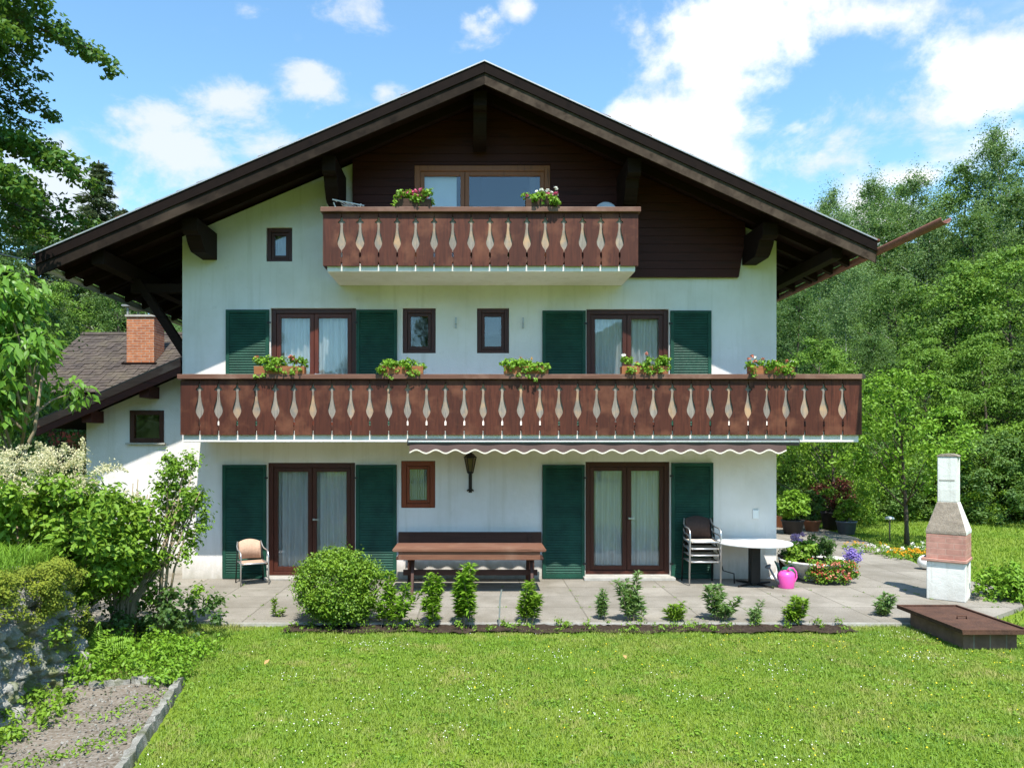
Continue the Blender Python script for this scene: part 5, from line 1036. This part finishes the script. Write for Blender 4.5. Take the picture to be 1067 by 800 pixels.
# left trees
def maple_meshes(seed, Hh, R, base, nl):
    r = rs(seed); m = MB(); m.tube([(0, 0, 0), (.1, 0, Hh * .4), (0, .1, Hh * .92)], [.26, .18, .03], 9); cen, rd = [], []
    for k in range(nl):
        t = (k + r.uniform(0, 1)) / nl; z = base + (Hh - base) * t; ln = R * (.62 + .38 * math.sin(math.pi * min(1, t * .75 + .25))) * r.uniform(.72, 1.0); a = r.uniform(0, 2 * math.pi); d = np.array([math.cos(a), math.sin(a), 0]); sd = np.array([-d[1], d[0], 0]); up_ = r.uniform(.0, .25); bend = r.uniform(-.5, .5)
        f = lambda u: d * ln * u + sd * bend * u * u + np.array([0, 0, z - .45 + up_ * ln * u - .35 * ln * u ** 2.2 + .3 * u])
        m.tube([tuple(f(u)) for u in (0, .3, .6, .85, 1)], [.05, .035, .022, .012, .005], 5)
        for u in np.linspace(.3, 1.0, 9):
            for q in range(3): cen.append(f(u) + sd * r.normal(0, .30 * (1.15 - .6 * u)) + np.array([0, 0, r.normal(0, .06)])); rd.append(.34 * (1.2 - .45 * u))
    P, Nn = clump_pts(cen, rd, 30, r, .5, .9); crown = npmesh('crown', *leaf_arrays(P, Nn, .105, .085, r, droop=.15)); crown.materials.append(MATS['leaf_maple'])
    me = bpy.data.meshes.new('trunk'); me.from_pydata(m.v, [], m.f); me.materials.append(MATS['bark']); return me, crown
ms = maple_meshes(130, 13.6, 3.9, 5.6, 115)
place_tree(ms, 'maple_tree', 'dark leaved maple with tiered branches reaching in at the upper left', (-10.1, -.9, .9), 1.0)
ms = tree_meshes(131, 9.0, 2.4, 2.5, 170, 90, .6, .12, .08, 'leaf_dark', 'bark', .18, 'round', 20, .6)
place_tree(ms, 'deciduous_tree', 'dark dense tree standing below the maple at the left edge', (-12.2, 3.6, .9), .3, .92)
# big leaved tree
t = thing('catalpa_tree', 'small tree with big drooping bright green leaves and bent pale trunk at left', 'tree', (-6.75, -4.0, .55)); t.scale = (1.39, 1.39, 1.39); r = rs(132)
cen = np.stack([r.normal(.12, .45, 150), r.normal(0, .42, 150), r.uniform(1.55, 2.85, 150)], 1); cen[:, 0] = np.clip(cen[:, 0], -1.4, 1.02 - .6 * np.abs(cen[:, 2] - 2.2)); P, Nn = clump_pts(cen, .24, 44, r, .8, .5); dn = np.concatenate([nrm(P - np.repeat(cen, 44, 0))[:, :2] * .9, np.full((len(P), 1), -.65)], 1)
leaf_obj('crown', 'leaf_catalpa', leaf_arrays(P, Nn + np.array([0, -.5, .2]), r.uniform(.07, .125, len(P)), .052, r, T=dn, fold=.16, droop=.15), t)
m = MB(); m.tube([(.1, -.1, 0), (.35, -.05, .7), (.62, 0, 1.15), (.78, 0, 1.5), (.82, .05, 2.0)], [.028, .024, .02, .016, .010], 8)
for k in range(14): c = cen[r.integers(0, 78)]; s0 = (.6 + .015 * k, 0, 1.12 + .06 * k); m.tube([s0, ((s0[0] + c[0]) / 2, c[1] / 2, (s0[2] + c[2]) / 2 + .05), tuple(c)], [.014, .01, .004], 5)
m.build('trunk', 'bark_pale', t, True)
# spruces
def spruce(seed, Hh, R):
    r = rs(seed); arr = []; m = MB(); m.tube([(0, 0, 0), (0, 0, Hh * .5), (0, 0, Hh)], [.25, .15, .02], 8); z = Hh * .08
    while z < Hh * .985:
        f = 1 - z / Hh; Rz = R * f ** .85 + .1; nb = int(6 + 7 * f)
        for k in range(nb):
            a = r.uniform(0, 2 * math.pi); ln = Rz * r.uniform(.7, 1.1); n = int(26 + 70 * ln); s_ = r.uniform(.1, 1, n) ** .8; d = np.array([math.cos(a), math.sin(a), 0])
            P = d * (s_ * ln)[:, None] + np.array([0, 0, 1]) * (z - .38 * ln * s_ + .18 * ln * s_ ** 2)[:, None] + r.normal(size=(n, 3)) * np.array([.10, .10, .09]) * (.5 + ln * .35)
            T = d + r.normal(size=(n, 3)) * .5 + np.array([0, 0, -.5]); arr.append(leaf_arrays(P, np.tile([0, 0, 1.], (n, 1)) + r.normal(size=(n, 3)) * .5, .26, .07, r, T=T))
        z += .30 + .18 * f
    V, Fc = cat_arrays(arr); cr = npmesh('crown', V, Fc); cr.materials.append(MATS['needle']); me = bpy.data.meshes.new('trunk'); me.from_pydata(m.v, [], m.f); me.materials.append(MATS['bark']); return me, cr
sp = spruce(140, 16, 3.9)
for px, d, yt, lb in ((103, 42, 165, 'tall pointed spruce rising above the neighbouring roof at left'), (128, 47, 215, 'shorter spruce half hidden by the eaves of the house'), (72, 47, 235, 'spruce seen between the maple branches and the tall pointed spruce'), (30, 45, 180, 'spruce behind the maple at the left edge')):
    x = (px - VX) / F * d; h_ = H + (VY - yt) / F * d; place_tree(sp, 'spruce_tree', lb, (x, d - D, -.1), rr.uniform(0, 6), (h_ / 16 * 1.35, h_ / 16 * 1.35, h_ / 16), 'spruces behind the neighbouring house')
for px, d, yt, k, lb in ((60, 36, 300, 'fresh_a', 'bright round tree behind the left slope of the neighbouring roof'), (125, 37, 290, 'forest_a', 'mid green tree behind the brick chimney'), (170, 39, 300, 'birch_a', 'pale tree glimpsed between brick chimney and white house'), (15, 34, 270, 'forest_b', 'dark tree behind the big leaved tree at the left edge'), (90, 40, 295, 'forest_b', 'dark tree filling the gap left of the brick chimney'), (-40, 30, 250, 'forest_a', 'broad tree beyond the left edge of the garden'), (30, 25, 400, 'bush_b', 'dark bush below the eave of the annex'), (62, 20, 420, 'bush_b', 'dark bush left of the annex wall')):
    x = (px - VX) / F * d; h0 = {'forest_a': 14, 'forest_b': 15, 'birch_a': 15, 'fresh_a': 9, 'bush_b': 3.2}[k]; s_ = (H + (VY - yt) / F * d) / h0
    q = place_tree(V_[k], 'bush' if 'bush' in k else 'deciduous_tree', lb, (x, d - D, -.1), rr.uniform(0, 6), (max(s_, .7), max(s_, .7), s_), 'trees and bushes behind the house on the left')
# wood on the far side of the garden, behind the viewer, seen in the window panes
for k in range(13):
    kd = ('forest_a', 'birch_a', 'forest_b', 'fresh_a')[k % 4]; place_tree(V_[kd], 'birch_tree' if 'birch' in kd else 'deciduous_tree', 'tree on the far side of the garden opposite the house', (-24 + k * 4.2 + rr.uniform(-1, 1), -36 + rr.uniform(-4, 3), -.1), rr.uniform(0, 6), rr.uniform(.55, .8), 'trees opposite the house')

# ---------------------------------------------------------------- neighbour house
def neighbour():
    d0, d1 = 21.0, 24.5; zr, ze = H + (VY - 348) / F * d1, H + (VY - 407) / F * d0
    xl, xr_ = -12.5, -7.2; t = thing('neighbour_house', 'neighbouring house with weathered brown tiled roof and red brick chimney', 'house', (-9.8, d1 - D, 0)); X = lambda x: x + 9.8
    y0, y1, y2 = d0 - d1, 0, d1 - d0
    w = MB(); w.prism([(y0 + .5, 0), (y2 - .5, 0), (y2 - .5, ze + .05), (0, zr - .35), (y0 + .5, ze + .05)], X(xl + .5), X(xr_), 'X'); w.build('wall', 'gable_board', t)
    rf = MB()
    for a in (-1, 1): rf.prism([(0, zr - .09), (a * y2, ze - .09), (a * y2, ze - .22), (0, zr - .22)], X(xl), X(xr_), 'X')
    ro = rf.build('roof', 'fascia_dark', t); ti = MB(); rr = random.Random(4); n = 22; nx = 34
    for i in range(n):
        for j in range(nx):
            f0, f1 = i / n, (i + 1) / n + .01; xa = X(xl - .03) + (xr_ - xl) * j / nx; xb = xa + (xr_ - xl) / nx - .008; q = rr.uniform(-.012, .012)
            P0 = (y0 * f0, zr + (ze - zr) * f0 - .06 + q); P1 = (y0 * f1, zr + (ze - zr) * f1 - .03 + q); ti.prism([P0, P1, (P1[0], P1[1] + .03), (P0[0], P0[1] + .03)], xa, xb, 'X')
    ti.prism([(0, zr - .06), (y2, ze - .06), (y2, ze - .03), (0, zr - .03)], X(xl), X(xr_), 'X'); ti.tube([(X(xl - .03), 0, zr - .03), (X(xr_), 0, zr - .03)], .09, 8); ti.build('roof_tiles', 'old_roof_tile', ro)
    dc = 22.6; cx0, cx1 = (132 - VX) / F * dc - -9.8, (160.5 - VX) / F * dc + 9.8; yc = dc - d1; zb, zt_ = H + (VY - 385) / F * dc, H + (VY - 330) / F * dc
    ch = MB().box(cx0, cx1, yc, yc + .75, zb, zt_).build('chimney', 'chimney_brick', t); MB().box(cx0 - .04, cx1 + .04, yc - .04, yc + .79, zt_, zt_ + .06).build('crown', 'concrete', ch)
    cp = MB(); cp.box(cx0 - .12, cx1 + .05, yc - .08, yc + .83, zt_ + .30, zt_ + .35)
    for a in (cx0, cx1 - .05):
        for b in (yc, yc + .7): cp.box(a, a + .05, b, b + .05, zt_ + .061, zt_ + .299)
    cp.build('cap', 'zinc', ch); MB().box(cx0 - .1, cx1 + .1, yc - .12, yc - .003, zb - .22, zb + .2).build('flashing', 'fascia_dark', ch)
    MB().box(X(xl) - .05, X(xl) + .04, y0 - .05, y0, ze - .3, ze - .1).build('gutter', 'zinc', t)
neighbour()
o = MB().tube([(wx(38, -1.3) - .1, -1.3, wz(272, -1.3)), (-8.3, -2.6, 5.55), (-10.2, -4.2, 5.75), (-14, -7, 6.3)], .012, 6).build('overhead_cable', 'zinc', None, True); tag(o, 'thin grey overhead cable running from the left eave towards the maple', 'cable')
